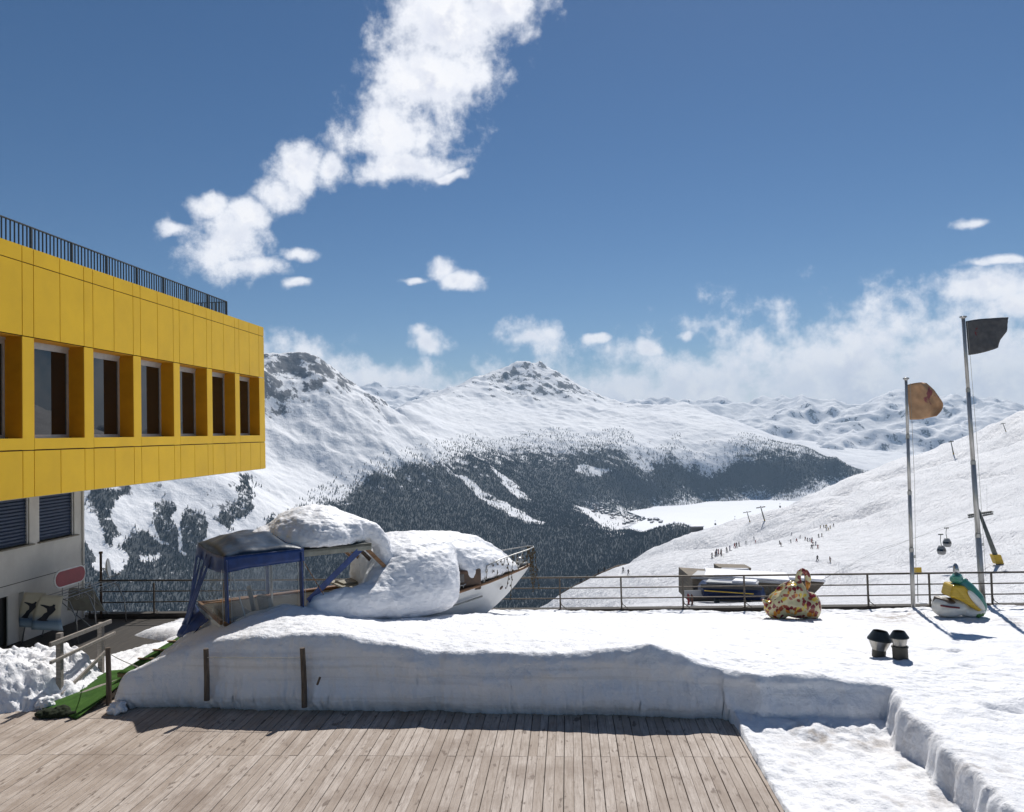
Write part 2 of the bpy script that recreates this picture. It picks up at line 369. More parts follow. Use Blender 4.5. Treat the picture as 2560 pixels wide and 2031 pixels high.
PEAKS = [[(1000,1018,7700),(1100,990,9000),(1187,952,10000),(1265,919,10420),(1302,904,10500),(1352,910,10550),(1395,946,10500),(1470,997,10300),(1530,995,10400),(1570,1016,10300)],
         [(1302,904,10500),(1318,960,9950),(1345,1032,9150)],[(1265,919,10420),(1235,960,9900),(1205,1000,9450)],[(1395,946,10500),(1425,1000,9850)],
         [(600,890,6300),(664,886,6400),(735,873,6500),(790,893,6450),(850,946,6400),(930,986,6400),(970,1010,6500)],[(735,873,6500),(760,940,6250),(790,1000,6050)],[(690,884,6450),(690,960,6150)],[(850,946,6400),(880,1010,6150)]]
def mountain_z(x, y):
    a = np.clip(ha(x, y), 0, 280)*.8
    wx = x + 180*fbm(x/1500, y/1500, 3, 90); wy = y + 180*fbm(x/1500+7, y/1500, 3, 91)
    return hz(x, y) + a*.85*(ridged(wx/1300, wy/1300, 6, 3)-.42) + a*.38*(ridged(wx/520, wy/520, 5, 4)-.42) + 13*fbm(x/210, y/330, 5, 61)*sstep(-640, -450, hz(x, y)) + a*.22*fbm(x/260, y/260, 4, 50) + np.minimum(a, 40)*.25*fbm(x/90, y/90, 3, 60)
AZ = np.linspace(R(-46), R(44), 760); RD = np.concatenate([np.linspace(2500, 5600, 210), np.linspace(5615, 9400, 210)[0:], np.linspace(9420, 13000, 130)])
aa, rr = np.meshgrid(AZ, RD, indexing='ij'); MX = np.sin(aa)*rr; MY = np.cos(aa)*rr; MZ = mountain_z(MX, MY)
wx_ = MX+70*fbm(MX/320, MY/320, 4, 101); wy_ = MY+70*fbm(MX/320, MY/320, 4, 102)
AR = np.maximum(arete(wx_, wy_, PEAKS[:4], .60), arete(wx_, wy_, PEAKS[4:], .85)) + 45*(ridged(MX/330, MY/330, 5, 105)-.6); MZ = np.maximum(MZ-25, AR)+12*np.exp(-np.abs(MZ-25-AR)/40)
PPX, PPY = proj(np.stack([MX, MY, MZ], -1))
FOREST = [(800,1266),(889,1227),(952,1187),(1041,1165),(1120,1152),(1174,1140),(1250,1140),(1308,1131),(1441,1131),(1553,1127),(1590,1162),(1628,1182),(1692,1132),(1731,1186),(1795,1181),(1854,1132),(1913,1130),(1992,1137),(2021,1112),(2090,1137),(2188,1174),(2124,1204),(2085,1218),(1967,1233),(1844,1250),(1633,1262),(1600,1283),(1540,1285),(1490,1275),(1430,1262),(1440,1285),(1500,1318),(1540,1328),(1600,1318),(1690,1300),(1770,1316),(1790,1340),(1500,1560),(1200,1800),(480,1800),(600,1420),(690,1350)]
PATCH = [[(225,1230),(325,1218),(297,1265),(278,1287),(250,1312),(228,1295)],[(238,1312),(285,1298),(297,1345),(282,1362),(250,1338)],[(378,1252),(418,1247),(440,1290),(447,1375),(400,1352)],[(458,1282),(512,1278),(518,1330),(495,1385),(462,1375),(446,1320)],
         [(552,1282),(628,1180),(636,1250),(602,1300),(565,1322),(520,1300)],[(318,1352),(345,1335),(372,1332),(405,1362),(480,1385),(640,1420),(640,1800),(180,1800),(180,1330),(232,1372),(242,1425),(320,1420)],[(652,1308),(682,1292),(690,1345),(655,1350)],[(695,1300),(770,1285),(780,1345),(695,1345)],]
CLEAR = [[(1135,1188),(1165,1185),(1300,1275),(1365,1318),(1300,1305),(1220,1252)],[(1222,1160),(1244,1172),(1332,1255),(1285,1243)],[(1575,1130),(1600,1130),(1640,1175),(1600,1172)],[(1740,1140),(1790,1140),(1800,1178),(1760,1190)],[(1450,1160),(1530,1170),(1500,1185),(1440,1180)],[(345,1390),(405,1385),(400,1400),(350,1405)],[(235,1415),(255,1400),(300,1390),(318,1400),(250,1425)]]
def forest_density(x, y, z, warp=1.0):
    px, py = proj(np.stack([x, y, z], -1))
    n1 = fbm(x/420, y/420, 4, 21); n2 = fbm(x/420, y/420, 4, 33)
    qx = px + warp*38*n1; qy = py + warp*30*n2
    qx = qx+14*fbm(x/120, y/120, 3, 23); d = .10*inpoly(px, py+55+30*n2, FOREST)+.16*inpoly(qx, qy+32, FOREST)+.22*inpoly(qx, qy+14, FOREST)+.22*inpoly(qx, qy, FOREST)+.30*inpoly(qx, qy-14, FOREST)
    n3 = fbm(x/110, y/110, 4, 35); n4 = fbm(x/110, y/110, 4, 36)
    for p in PATCH: d = np.where(inpoly(px+26*n1+22*n3, py+22*n2+26*n4, p), .85, np.where(inpoly(px+60*n3, py+60*n4, p), np.maximum(d, .25), d))
    for p in CLEAR: d = np.where(inpoly(px+22*n1+10*n3, py+14*n2+10*n4, p), .05+.5*d*sstep(-.05, .3, n3), d)
    d = np.where(inpoly(px, py, [(1435,1262),(1490,1280),(1540,1290),(1600,1290),(1640,1268),(1850,1254),(1850,1300),(1690,1303),(1600,1322),(1540,1327),(1500,1314)]), .02, d)
    d = d*(np.hypot(x, y) < 8850)
    thin = sstep(-.40, .12, fbm(x/95, y/95, 5, 44))
    low = sstep(-150, -560, z)
    return d*np.maximum(.24+.76*thin, .40+.55*low)*sstep(150, 0, z)
FD = forest_density(MX, MY, MZ)
# steep crags are bare rock
gx = np.gradient(MZ, axis=1)/np.gradient(rr, axis=1); gy = np.gradient(MZ, axis=0)/(np.gradient(aa, axis=0)*rr)
slope = np.hypot(gx, gy); A_ = np.clip(ha(MX, MY), 0, 280)
rockv = sstep(.52, 1.0, slope)*sstep(25, 110, A_)*.6 + .12*sstep(70, 220, A_)
for (px_, py_, D_, r_, g_a) in ((1240,945,10150,420,.26),(1300,950,10100,420,.26),(1350,960,10050,450,.28),(1400,985,9900,380,.28),(1290,1000,9700,300,.3),(1440,1000,10100,300,.4),(740,900,6430,260,.36),(690,915,6330,280,.34),(800,925,6380,240,.36),(860,960,6350,200,.34),(664,940,6150,220,.3),(1600,1100,8100,220,.3),(1790,1110,8450,250,.3),(1180,1130,6600,160,.3)):
    q_ = atD(px_, py_, D_); rockv = np.maximum(rockv, rockv*.6+g_a*np.exp(-((MX-q_[0])**2+(MY-q_[1])**2)/r_**2))
q_ = atD(2165, 1140, 9000); far_ = np.exp(-(((MX-q_[0])**2+(MY-q_[1])**2)/1100**2)); rockv = rockv*(1-far_); FD = FD*(1-.8*far_*(rr > 8500))
mt = fastgrid('mountains', np.stack([MX, MY, MZ], -1), 'mountain_snow', flip=True); tag(mt, 'snowy alpine massif with rocky peaks above a wooded valley', kind='structure')
fattr(mt, 'rock', rockv); fattr(mt, 'forest', FD)
# high range far behind, to the right, and the pale summits in the gap
RP = []; rz = []
for (px, py, D) in ((850,985,17000),(930,962,17000),(1000,968,17000),(1080,972,17500),(1180,985,17500),(1400,1010,17500),(1600,1012,17500),(1790,1002,16500),(1850,1006,16500),(1920,1000,16500),(2010,984,16500),(2075,998,16500),(2130,1003,16500),(2170,1012,16500),(2235,975,16000),(2300,980,16000),(2370,1005,16000),(2440,1002,16000),(2560,1020,16000),(2800,1000,15500),(3200,1000,15000),
                     (1850,1045,14000),(1960,1050,13800),(2060,1045,13800),(2130,1060,13500),(2230,1040,13500),(2350,1060,13300),(2500,1070,13000),(2700,1060,12600),(2060,1100,12000),(2200,1100,12000),(2350,1120,11600),(2500,1110,11400),(2000,1130,11000),(2150,1140,10600),(2300,1150,10500),(2600,1150,10300),(1700,1040,13800),(1500,1060,13800),(900,1060,13800),(1200,1060,13800)):
    p = atD(px, py, D); RP.append(p[:2]); rz.append(p[2])
for px in (700, 1200, 1700, 2200, 2700, 3200): RP.append(at_az(px, 19500)); rz.append(-300)
hr = RBF(RP, np.array(rz), 60)
AZ2 = np.linspace(R(-22), R(52), 420); RD2 = np.linspace(10200, 18500, 200)
a2, r2 = np.meshgrid(AZ2, RD2, indexing='ij'); X2 = np.sin(a2)*r2; Y2 = np.cos(a2)*r2
wx = X2+250*fbm(X2/2000, Y2/2000, 3, 5)
Z2 = hr(X2, Y2) + 460*(ridged(wx/2300, Y2/2300, 6, 13, .5)-.45) + 130*(ridged(X2/620, Y2/620, 5, 8)-.4)
FP = [[(1700,1012,15500),(1790,1002,15500),(1900,1010,15500),(1960,996,15500),(2010,982,15500),(2075,997,15500),(2160,1010,15400),(2235,972,15300),(2310,985,15300),(2400,1004,15200),(2480,1000,15200),(2600,1018,15000),(2800,1000,15000)],
      [(2010,982,15500),(1960,1045,13800)],[(2075,997,15500),(2080,1050,13800)],[(2235,972,15300),(2150,1055,13500)],[(2235,972,15300),(2290,1050,13600)],[(2400,1004,15200),(2420,1060,13500)],[(2600,1018,15000),(2580,1070,13400)],[(1900,1010,15500),(1850,1050,14200)],
      [(820,1000,16500),(880,975,16800),(930,961,17000),(1000,968,17000),(1080,974,17000),(1180,990,17000)]]
AR = arete(X2+160*fbm(X2/700, Y2/700, 4, 111), Y2+160*fbm(X2/700, Y2/700, 4, 112), FP, .52) + 90*(ridged(X2/600, Y2/600, 5, 115)-.6)
Z2 = np.maximum(Z2-130, AR) - 900*sstep(11400, 10200, r2)
fr = fastgrid('far_mountains', np.stack([X2, Y2, Z2], -1), 'mountain_snow', flip=True); tag(fr, 'pale far range of snow peaks half lost in haze and cloud', kind='structure')
gx = np.gradient(Z2, axis=1)/np.gradient(r2, axis=1); gy = np.gradient(Z2, axis=0)/(np.gradient(a2, axis=0)*r2)
fattr(fr, 'rock', sstep(.5, 1.3, np.hypot(gx, gy))*.52); fattr(fr, 'forest', 0*Z2)
# frozen lake
pm('lake_snow', (.88, .89, .92), (.82, .84, .89), .7, .002, bump=.2, bscale=.01, bdist=2)
lk = np.array([at_az(px, D) for px, D in ((1560,6900),(1610,6300),(1560,5700),(1620,5300),(1750,5000),(1900,4700),(2300,5000),(2300,8200),(2120,8700),(1990,8400),(1840,8100),(1640,7600))])
mb = MB(); mb.add([(x, y, LAKE+1.5) for x, y in lk], [tuple(range(len(lk)))]); tag(mb.build('lake', 'lake_snow'), 'frozen snow covered lake in the valley', kind='structure')

# conifers of the valley woods
def grid_z(x, y, AZg, RDg, Zg):
    a = np.arctan2(x, y); r = np.hypot(x, y)
    i = np.clip(np.searchsorted(AZg, a)-1, 0, len(AZg)-2); j = np.clip(np.searchsorted(RDg, r)-1, 0, len(RDg)-2)
    u = (a-AZg[i])/(AZg[i+1]-AZg[i]); v = (r-RDg[j])/(RDg[j+1]-RDg[j])
    return (Zg[i, j]*(1-u)+Zg[i+1, j]*u)*(1-v) + (Zg[i, j+1]*(1-u)+Zg[i+1, j+1]*u)*v
n = 430000; ta = RNG.uniform(R(-41), R(22), n); tr = np.sqrt(RNG.uniform(2650**2, 8900**2, n))
tx_, ty_ = np.sin(ta)*tr, np.cos(ta)*tr; tz_ = grid_z(tx_, ty_, AZ, RD, MZ)
keep = (RNG.random(n) < forest_density(tx_, ty_, tz_)) ; tx_, ty_, tz_ = tx_[keep], ty_[keep], tz_[keep]
s = MatB('conifer_needles')
s.col(s.mix(s.ramp(s.noise(.004, 4, .6), [(.42, (0, 0, 0)), (.62, (.75, .75, .75))]), s.ramp(s.noise(.05, 3, .7), [(.35, (.006, .014, .014)), (.65, (.014, .028, .024))]), (.026, .022, .016))); s.set(Roughness=.8, Specular_IOR_Level=.2)
nT = len(tx_); hh = RNG.uniform(11, 21, nT); wr = hh*RNG.uniform(.14, .2, nT); ph = RNG.uniform(0, 6.28, nT)
k = 4; ang = ph[:, None] + np.arange(k)*2*np.pi/k
base = np.stack([tx_[:, None]+wr[:, None]*np.cos(ang), ty_[:, None]+wr[:, None]*np.sin(ang), np.repeat((tz_+hh*.08)[:, None], k, 1)], -1)
apex = np.stack([tx_, ty_, tz_+hh*.68], -1)[:, None]
base2 = np.stack([tx_[:, None]+.62*wr[:, None]*np.cos(ang+.7), ty_[:, None]+.62*wr[:, None]*np.sin(ang+.7), np.repeat((tz_+hh*.42)[:, None], k, 1)], -1)
apex2 = np.stack([tx_, ty_, tz_+hh], -1)[:, None]
V = np.concatenate([base, apex, base2, apex2], 1).reshape(-1, 3); st = 2*k+2; off = np.arange(nT)*st
fc = np.concatenate([np.stack([off+i, off+(i+1) % k, off+k], 1) for i in range(k)] + [np.stack([off+k+1+i, off+k+1+(i+1) % k, off+2*k+1], 1) for i in range(k)])
fo = fastmesh('conifer_forest', V, fc, 'conifer_needles', smooth=False); tag(fo, 'dark conifer woods covering the far valley sides', 'forest', kind='stuff')
print('trees', nT)

# ------------------------------------------------------------------ near ski slope
s = MatB('piste_snow')
s.col(s.ramp(s.noise(.03, 6, .6), [(.3, (.76, .765, .79)), (.62, (.86, .86, .88))])); s.set(Roughness=.6, Specular_IOR_Level=.25)
mpv = s.n('ShaderNodeMapping'); s.l(s.tc.outputs['Object'], mpv.inputs[0]); mpv.inputs['Rotation'].default_value = (0, 0, R(38.7)); s.bump(s.noise(.05, 8, .7, (1, .2, 1), vec=mpv.outputs[0]), 1.0, 9.0); s.bump(s.noise(.5, 6, .7, (1, .12, 1), vec=mpv.outputs[0]), .8, 1.1)
SP = [(1330,1467,255),(1400,1440,330),(1450,1417,420),(1560,1396,520),(1640,1372,600),(1685,1345,680),(1760,1322,760),(1900,1292,850),(2000,1255,900),(2100,1215,950),(2228,1176,1000),(2336,1136,1080),(2434,1108,1130),(2560,1074,1180),(2800,1030,1300),(3300,1000,1400),
      (1340,1500,130),(1500,1500,130),(1725,1506,165),(1900,1512,165),(2050,1490,170),(2200,1500,150),(2350,1480,165),(2500,1445,190),(2650,1480,150),(2047,1408,215),(2090,1412,210),(1800,1395,400),(1720,1398,430),(2060,1318,430),(2030,1360,320),(2300,1350,300),(2495,1400,215),(2400,1250,450),(2560,1210,450),(2800,1215,420),(2200,1235,700),(2330,1170,800),(2500,1128,850),(2000,1340,420),(1600,1430,330),(1500,1440,300),(1700,1415,380),(1850,1330,650),(2050,1270,700),(3300,1240,400),(3300,1500,120)]
P = []; zz = []
for px, py, D in SP: p = atD(px, py, D); P.append(p[:2]); zz.append(p[2])
for px, py, D in SP[:16]:
    z = atD(px, py, D)[2]; P += [at_az(px, D+200), at_az(px, D+600)]; zz += [z-70-D*.05, z-330]
for px in (-300, 200, 700, 1100, 1300, 1700, 2100, 2600, 3300): P += [at_az(px, 32), at_az(px, 65)]; zz += [-7, -14]
for px, D, z in ((1250,200,-60),(1250,400,-170),(1000,150,-60),(600,120,-60),(1000,400,-260),(600,350,-260),(100,300,-240),(100,120,-60),(600,800,-430),(1100,900,-430),(1400,1000,-330)): P.append(at_az(px, D)); zz.append(z)
hs = RBF(P, np.array(zz), 14)
def hs_hit(px, py):
    r = ray(px, py); h = math.hypot(r[0], r[1]); D = np.arange(90, 1300, 4.0); X, Y = r[0]/h*D, r[1]/h*D; i = np.argmax(5+r[2]/h*D < hs(X, Y)); return np.array([X[i], Y[i]]) if i else np.array([X[-60], Y[-60]])
TROUGH = [([(2440,1152),(2330,1172),(2230,1208),(2130,1240),(2020,1264),(1930,1287)], 7, 11), ([(2200,1262),(2080,1290),(1980,1316),(1880,1336),(1760,1356)], 4, 9), ([(2560,1165),(2480,1172),(2400,1190)], 5, 10), ([(2010,1385),(2050,1400),(2075,1430),(2090,1465)], 1.2, 2.2), ([(1880,1318),(1800,1338),(1700,1362),(1640,1385)], 3.5, 10), ([(2450,1330),(2330,1375),(2180,1425)], 1.0, 4)]
TROUGH = [([hs_hit(*p) for p in pl], d, w) for pl, d, w in TROUGH]
def segdist(x, y, pl):
    best = np.full(np.shape(x), 1e9)
    for a, b in zip(pl[:-1], pl[1:]):
        ab = b-a; t = np.clip(((x-a[0])*ab[0]+(y-a[1])*ab[1])/(ab@ab+1e-9), 0, 1); best = np.minimum(best, np.hypot(x-a[0]-t*ab[0], y-a[1]-t*ab[1]))
    return best
def slope_z(x, y):
    r = np.hypot(x, y); k = np.clip(r/260, .1, 2.6)
    u = x*.62+y*.78; v = x*.78-y*.62                    # swales run down across the hill
    cut = 0
    for pl, d, w in TROUGH: dd = segdist(x+6*fbm(x/40, y/40, 2, 95), y+6*fbm(x/40, y/40, 2, 96), pl); cut = cut - d*np.exp(-(dd/w)**2)*(1+.5*fbm(x/30, y/30, 2, 97))
    return hs(x, y) + cut + k*(2.6*fbm(u/260, v/60, 4, 71)+1.8*fbm(u/90, v/22, 4, 75)+.45*fbm(u/30, v/7, 3, 78)) - k*2.2*sstep(.12, .0, np.abs(fbm(u/400, v/120, 2, 79)))
AZ3 = np.linspace(R(-44), R(60), 430); RD3 = 26*np.exp(np.linspace(0, math.log(2100/26), 330))
a3, r3 = np.meshgrid(AZ3, RD3, indexing='ij'); X3 = np.sin(a3)*r3; Y3 = np.cos(a3)*r3; Z3 = slope_z(X3, Y3)
tag(fastgrid('ski_slope', np.stack([X3, Y3, Z3], -1), 'piste_snow', flip=True), 'groomed white ski slope below and right of the terrace', kind='structure')
def slope_hit(px, py):
    r = ray(px, py); h = math.hypot(r[0], r[1]); D = np.concatenate([np.arange(60, 500, 1.0), np.arange(500, 1500, 3.0)])
    X, Y, Zr = r[0]/h*D, r[1]/h*D, 5+r[2]/h*D; zs = grid_z(X, Y, AZ3, RD3, Z3); i = np.argmax(Zr < zs)
    if not (Zr < zs).any(): i = np.argmin(Zr-zs)
    return np.array([X[i], Y[i], zs[i]])

# air between here and the far ranges
hzm = bpy.data.materials.new('air'); hzm.use_nodes = True; t = hzm.node_tree; t.nodes.clear()
pv = t.nodes.new('ShaderNodeVolumePrincipled'); pv.inputs['Color'].default_value = (.52, .74, 1, 1); pv.inputs['Density'].default_value = 3.5e-5; pv.inputs['Anisotropy'].default_value = .1
ou = t.nodes.new('ShaderNodeOutputMaterial'); t.links.new(pv.outputs[0], ou.inputs['Volume']); MT['air'] = hzm
zt = max(MZ.max(), Z2.max(), 30)+30
mb = MB(); mb.span((-16000, -400, min(MZ.min(), Z2.min(), Z3.min())-20), (18000, 20500, zt)); tag(mb.build('haze', 'air'), 'thin blue haze hanging over the valley', 'haze', kind='stuff')
# ------------------------------------------------------------------ terrace
pm('dark_boards', (.040, .032, .024), (.018, .014, .011), .75, 2.5, stretch=(6, .6, 1), bump=.3, bdist=.004)  # very dark brown over the whole floor, streaked along the boards
pm('dark_timber', (.055, .045, .035), (.02, .016, .013), .8, 4, stretch=(.5, 4, 4), bump=.4)
pm('concrete_edge', (.20, .18, .15), (.09, .08, .065), .85, 3, bump=.4)
RY = 22.2
mb = MB(); mb.span((-16, 4, -.6), (34, RY+.25, -.14)); tag(mb.build('terrace_floor', 'dark_boards'), 'very dark terrace floor along the building', kind='structure')
mb = MB(); mb.span((-14.2, RY-.06, -.137), (34, RY+.22, .0)); ed = mb.build('kerb', 'dark_timber', bevel=.01); tag(ed, 'dark kerb along the terrace edge under the railing', kind='structure')
mb = MB(); mb.span((-15.9, RY+.253, -9), (34, RY+.6, -.1)); tag(mb.build('retaining_wall', 'concrete_edge'), 'retaining wall carrying the terrace', kind='structure')

# deck of single boards
s = MatB('deck_board')
g = s.noise(3.2, 7, .65, (9, .7, 1), rnd=40, dist=.6)
c = s.ramp(g, [(.26, (.24, .19, .155)), (.48, (.45, .385, .335)), (.72, (.62, .55, .49))])
oi = s.n('ShaderNodeObjectInfo')
c = s.mix(s.mth('MULTIPLY', oi.outputs['Random'], .6), c, (.29, .225, .175))
kn = s.noise(6.5, 3, .5, (1.6, .6, 1), rnd=70)
c = s.mix(s.ramp(kn, [(.62, (0, 0, 0)), (.70, (.8, .8, .8))]), c, (.135, .10, .08))
wet = s.noise(.8, 6, .68, (1, 1, 1), rnd=0, vec=s.n('ShaderNodeNewGeometry').outputs['Position'])
c = s.mix(s.ramp(wet, [(.47, (0, 0, 0)), (.66, (.62, .62, .62))]), c, (.22, .165, .13))
fine = s.noise(14, 6, .7, (14, .35, 1), rnd=55); c = s.mix(s.ramp(fine, [(.55, (0, 0, 0)), (.75, (.6, .6, .6))]), c, (.17, .13, .10))
s.col(c); s.set(Roughness=.72, Specular_IOR_Level=.3); s.bump(g, .35, .004)
pm('deck_joist', (.03, .025, .02), rough=.9)
DX0, DX1, BW = -12.66, 2.74, .14
mb = MB(); mb.span((DX0+.02, 6.8, -.135), (DX1-.02, 14.9, -.034)); deck = tag(mb.build('deck', 'deck_joist'), 'weathered grey timber deck in front of the snow bank', kind='structure')
def board_mesh(w, L):
    b = MB(); b.box((0, 0, -.0155), (w, L, .031)); me = bpy.data.meshes.new('board'); me.from_pydata(b.V, [], b.F); me.materials.append(MT['deck_board'])
    bm = bmesh.new(); bm.from_mesh(me); bmesh.ops.bevel(bm, geom=[e for e in bm.edges if abs(e.verts[0].co.y-e.verts[1].co.y) > .5 and e.verts[0].co.z > -.001], offset=.004, segments=1, affect='EDGES'); bm.to_mesh(me); bm.free(); return me
bA = [board_mesh(BW-.005, 5.194), board_mesh(BW-.010, 5.194)]; bB = [board_mesh(BW-.005, 2.694), board_mesh(BW-.010, 2.694)]
nb = int((DX1-DX0)/BW)
for i in range(nb):
    x = DX1-BW*(i+.5)
    for me, y in ((bA[i % 2], 12.2-2.6), (bB[i % 2], 12.2+1.352)):
        o = bpy.data.objects.new('board', me); o.location = (x+(-.002 if i % 2 else .002), y+random.uniform(-.002, .002), random.uniform(-.0025, .0025)); o.rotation_euler = (0, random.uniform(-.012, .012), 0); link(o, deck)

# ------------------------------------------------------------------ snow lying on the terrace
s = MatB('terrace_snow')
dn = s.noise(4, 5, .6); dt = s.mth('MULTIPLY', s.attr('dirt'), s.ramp(dn, [(.42, (0, 0, 0)), (.62, (1, 1, 1))]))
lay = s.noise(1.6, 5, .6, (.16, .16, 5.5), dist=.5)
c = s.ramp(s.noise(1.3, 5), [(.3, (.82, .825, .85)), (.65, (.88, .88, .90))])
c = s.mix(s.mth('MULTIPLY', s.attr('cut'), s.ramp(lay, [(.52, (0, 0, 0)), (.72, (.38, .38, .38))])), c, (.52, .50, .47))
s.col(s.mix(dt, c, (.25, .19, .14))); s.set(Roughness=.55, Specular_IOR_Level=.3)
s.bump(s.noise(3.5, 6, .65, (1, 1.3, 1)), .6, .10); s.bump(s.noise(14, 6, .65, (1, .8, 1)), .55, .035); s.bump(s.noise(70, 4, .6), .4, .006)
XI = np.array([-9.2, -8.77, -1.0, 2.43, 2.75, 3.1, 5.3, 40]); YI = np.array([14.25, 14.17, 13.86, 13.60, 13.50, 13.36, 13.3, 13.3])
SPT = [(300,1692,14.6),(345,1667,14.55),(440,1624,14.5),(560,1597,14.45),(700,1585,14.4),(770,1578,14.4),(850,1583,14.35),(950,1606,14.3),(1100,1624,14.25),(1250,1624,14.2),(1400,1634,14.15),(1520,1622,14.1),(1620,1606,14.05),(1700,1628,14.0),(1750,1660,13.95),(1850,1672,13.9),(2000,1676,13.8),(2160,1690,13.75),
       (600,1548,15.6),(700,1510,16.1),(780,1516,16.4),(850,1544,16.5),(960,1554,16.9),(1080,1545,17.6),(1190,1532,18.3),(1300,1545,19.2),(1240,1539,20),(1400,1537,20.6),
       (1500,1531,21.8),(1700,1529,21.8),(1900,1538,21.4),(2100,1528,21.8),(2300,1523,21.8),(2560,1518,21.8),(2800,1514,21.8),
       (1400,1572,17),(1800,1572,18),(1600,1562,18.2),(2000,1562,18.8),(2195,1646,15.6),(2450,1600,17.3),(2560,1650,15.5),(2330,1650,15.3),(2700,1700,14.5)]
P = []; zz = []
for px, py, Y in SPT: p = atY(px, py, Y); P.append(p[:2]); zz.append(p[2])
for x, y, z in ((5.6,13,.58),(6,12,.5),(8,11,.42),(6,9.5,.42),(10,9,.3),(14,9,.3),(16,14,.25),(16,21,0),(-8.4,15.3,.62),(-8.2,16.5,.85),(-8.4,17.6,.7),(-8.6,19.5,.25),(-7.5,21,.1),(-6.2,20.5,.25),(-4.5,20.8,.2),(-9.4,21.5,0),(12,18,.1),(-7.6,16.6,1.15)): P.append((x, y)); zz.append(z)
ht = RBF(P, np.array(zz), .12)
gx = np.concatenate([np.arange(-12, 6.6, .035), np.arange(6.6, 16.4, .075)]); gy = np.concatenate([np.arange(8.6, 13.1, .05), np.arange(13.1, 15, .02), np.arange(15, RY-.07, .045)])
SX, SY = np.meshgrid(gx, gy, indexing='ij')
def g_(t): t = np.clip(t, 0, 1); return 1-(1-t)**3
top = ht(SX, SY) + .05*fbm(SX*.9, SY*1.1, 4, 1) + .04*fbm(SX*2.6, SY*3.6, 4, 7) + .018*fbm(SX*9, SY*11, 3, 9)
# walked-over and melted hollows
for k in range(26):
    fx, fy = random.uniform(6.3, 10.5), random.uniform(10.5, 16.5); top -= .12*np.exp(-(((SX-fx)/.16)**2+((SY-fy)/.10)**2))
for fx, fy in ((7.2,10.9),(8.3,10.8)): top -= .26*np.exp(-(((SX-fx)/.7)**2+((SY-fy)/.16)**2))
yf = np.interp(SX, XI, YI) + .09*fbm(SX*.7, SX*0+.5, 3, 15) + .05*fbm(SX*3, SX*0+.5, 4, 16)
xl = np.interp(SY, [13, 14.2, 15.4, 16, 17, 18.6, 19.4, 20.2], [-8.74, -8.74, -8.74, -8.70, -8.74, -8.95, -10.4, -12]) + .06*fbm(SY*2, SY*0, 3, 18)
xr = 4.95 + .22*fbm(SY*.9, SY*0+.5, 4, 25) - .04*(13-SY)
low = np.where(SX > 2.5, .03+.10*np.clip(fbm(SX*1.6, SY*1.6, 4, 27)+.25, 0, 1)+.05*fbm(SX*5, SY*5, 4, 28)+.12*sstep(12.6, 13.2, SY+.3*fbm(SX*2, SY*2, 2, 30)), -.3)
g1 = g_((SY-yf)/(.42*np.clip(top/1.1, .34, 1))); g3 = g_((SX-xr-.10*fbm(SX*2.2, SY*2.2, 4, 31))/.24); g3 = np.where(SY > 8, g3, 0)
gg = 1-(1-g1)*(1-np.where(SX > 4.2, g3, 0)); g2 = g_((SX-xl)/np.interp(SY, [18, 19.5], [.35, 1.6]))
SZ = low + (top-low)*gg
# trodden snow beside the ramp, thinning out to the dark floor
edge = np.interp(SX, [-12, -11.4, -10.6, -9.9, -9.3], [16.6, 17.6, 19.2, 20.6, 21.9])
lp = (.16+.09*fbm(SX*1.5, SY*1.5, 4, 41)+.05*fbm(SX*5, SY*5, 3, 42))*g_((edge-SY)/.5)*g_((SY-15.3-.35*fbm(SX*2, SY*0, 2, 43))/.5)
lp = np.where(SX < -8.4, lp, -1)-.19
left = np.where(g2 > 0, -.3+(SZ+.3)*g2, -.3); SZ = np.where(SX < -7.5, np.maximum(left, lp), SZ)
SZ = np.where((SX < 2.66) & (SY < yf), -.3, SZ)
cut = np.where((SY > yf-.3) & (SY < yf+.5), 1.0, 0)*(1-sstep(.75, 1, gg)) + ((SX > xr-.2) & (SX < xr+.3) & (SY < 13.6))*.8
# the cut face: strata standing proud and a melted hollow along its foot
w = np.clip(cut, 0, 1)
PY = SY + w*(.13*fbm(SX*.9, SZ*2.5, 4, 51)+.07*fbm(SX*.55, SZ*9, 4, 52)+.03*fbm(SX*5, SZ*8, 3, 54)) + np.where((SX < 2.6) & (SY < yf+.16), 1.0*np.clip(.17+.05*fbm(SX*1.5, SX*0+.5, 3, 55)-SZ, 0, .4), 0)
PX = SX + w*.03*fbm(SY*3, SZ*5, 3, 53)
dirt = np.zeros_like(SX)
for (x, y, r, a) in ((5.0,20.1,.45,.9),(8.0,20.3,.9,.75),(8.6,20.9,.6,.8),(10.6,19.9,.5,.7),(3.75,12.75,.45,.8),(4.5,12.6,.35,.7),(-8.7,17.6,.3,.8),(5.2,10.6,.4,.5)): dirt = np.maximum(dirt, a*np.exp(-((SX-x)**2+(SY-y)**2)/r**2))
dirt = np.maximum(dirt, .55*sstep(2.75, 3.4, SX)*sstep(5.2, 4.6, SX)*(SY < 13.2)*sstep(0.05, .35, fbm(SX*.9, SY*.9, 4, 61)))
V = np.stack([PX, PY, SZ], -1).reshape(-1, 3); fc = gridfaces(*SX.shape); zf = SZ.ravel()[fc].max(1); fc = fc[(zf > -.16)][:, ::-1]
used = np.unique(fc); mp_ = np.full(len(V), -1); mp_[used] = np.arange(len(used))
sn = fastmesh('snow_cover', V[used], mp_[fc], 'terrace_snow'); tag(sn, 'deep old snow cover on the terrace with a cut bank face', 'snow', kind='stuff')
fattr(sn, 'dirt', dirt.ravel()[used]); fattr(sn, 'cut', w.ravel()[used])
snow_at = lambda x, y: float(SZ[np.argmin(abs(gx-x)), np.argmin(abs(gy-y))])

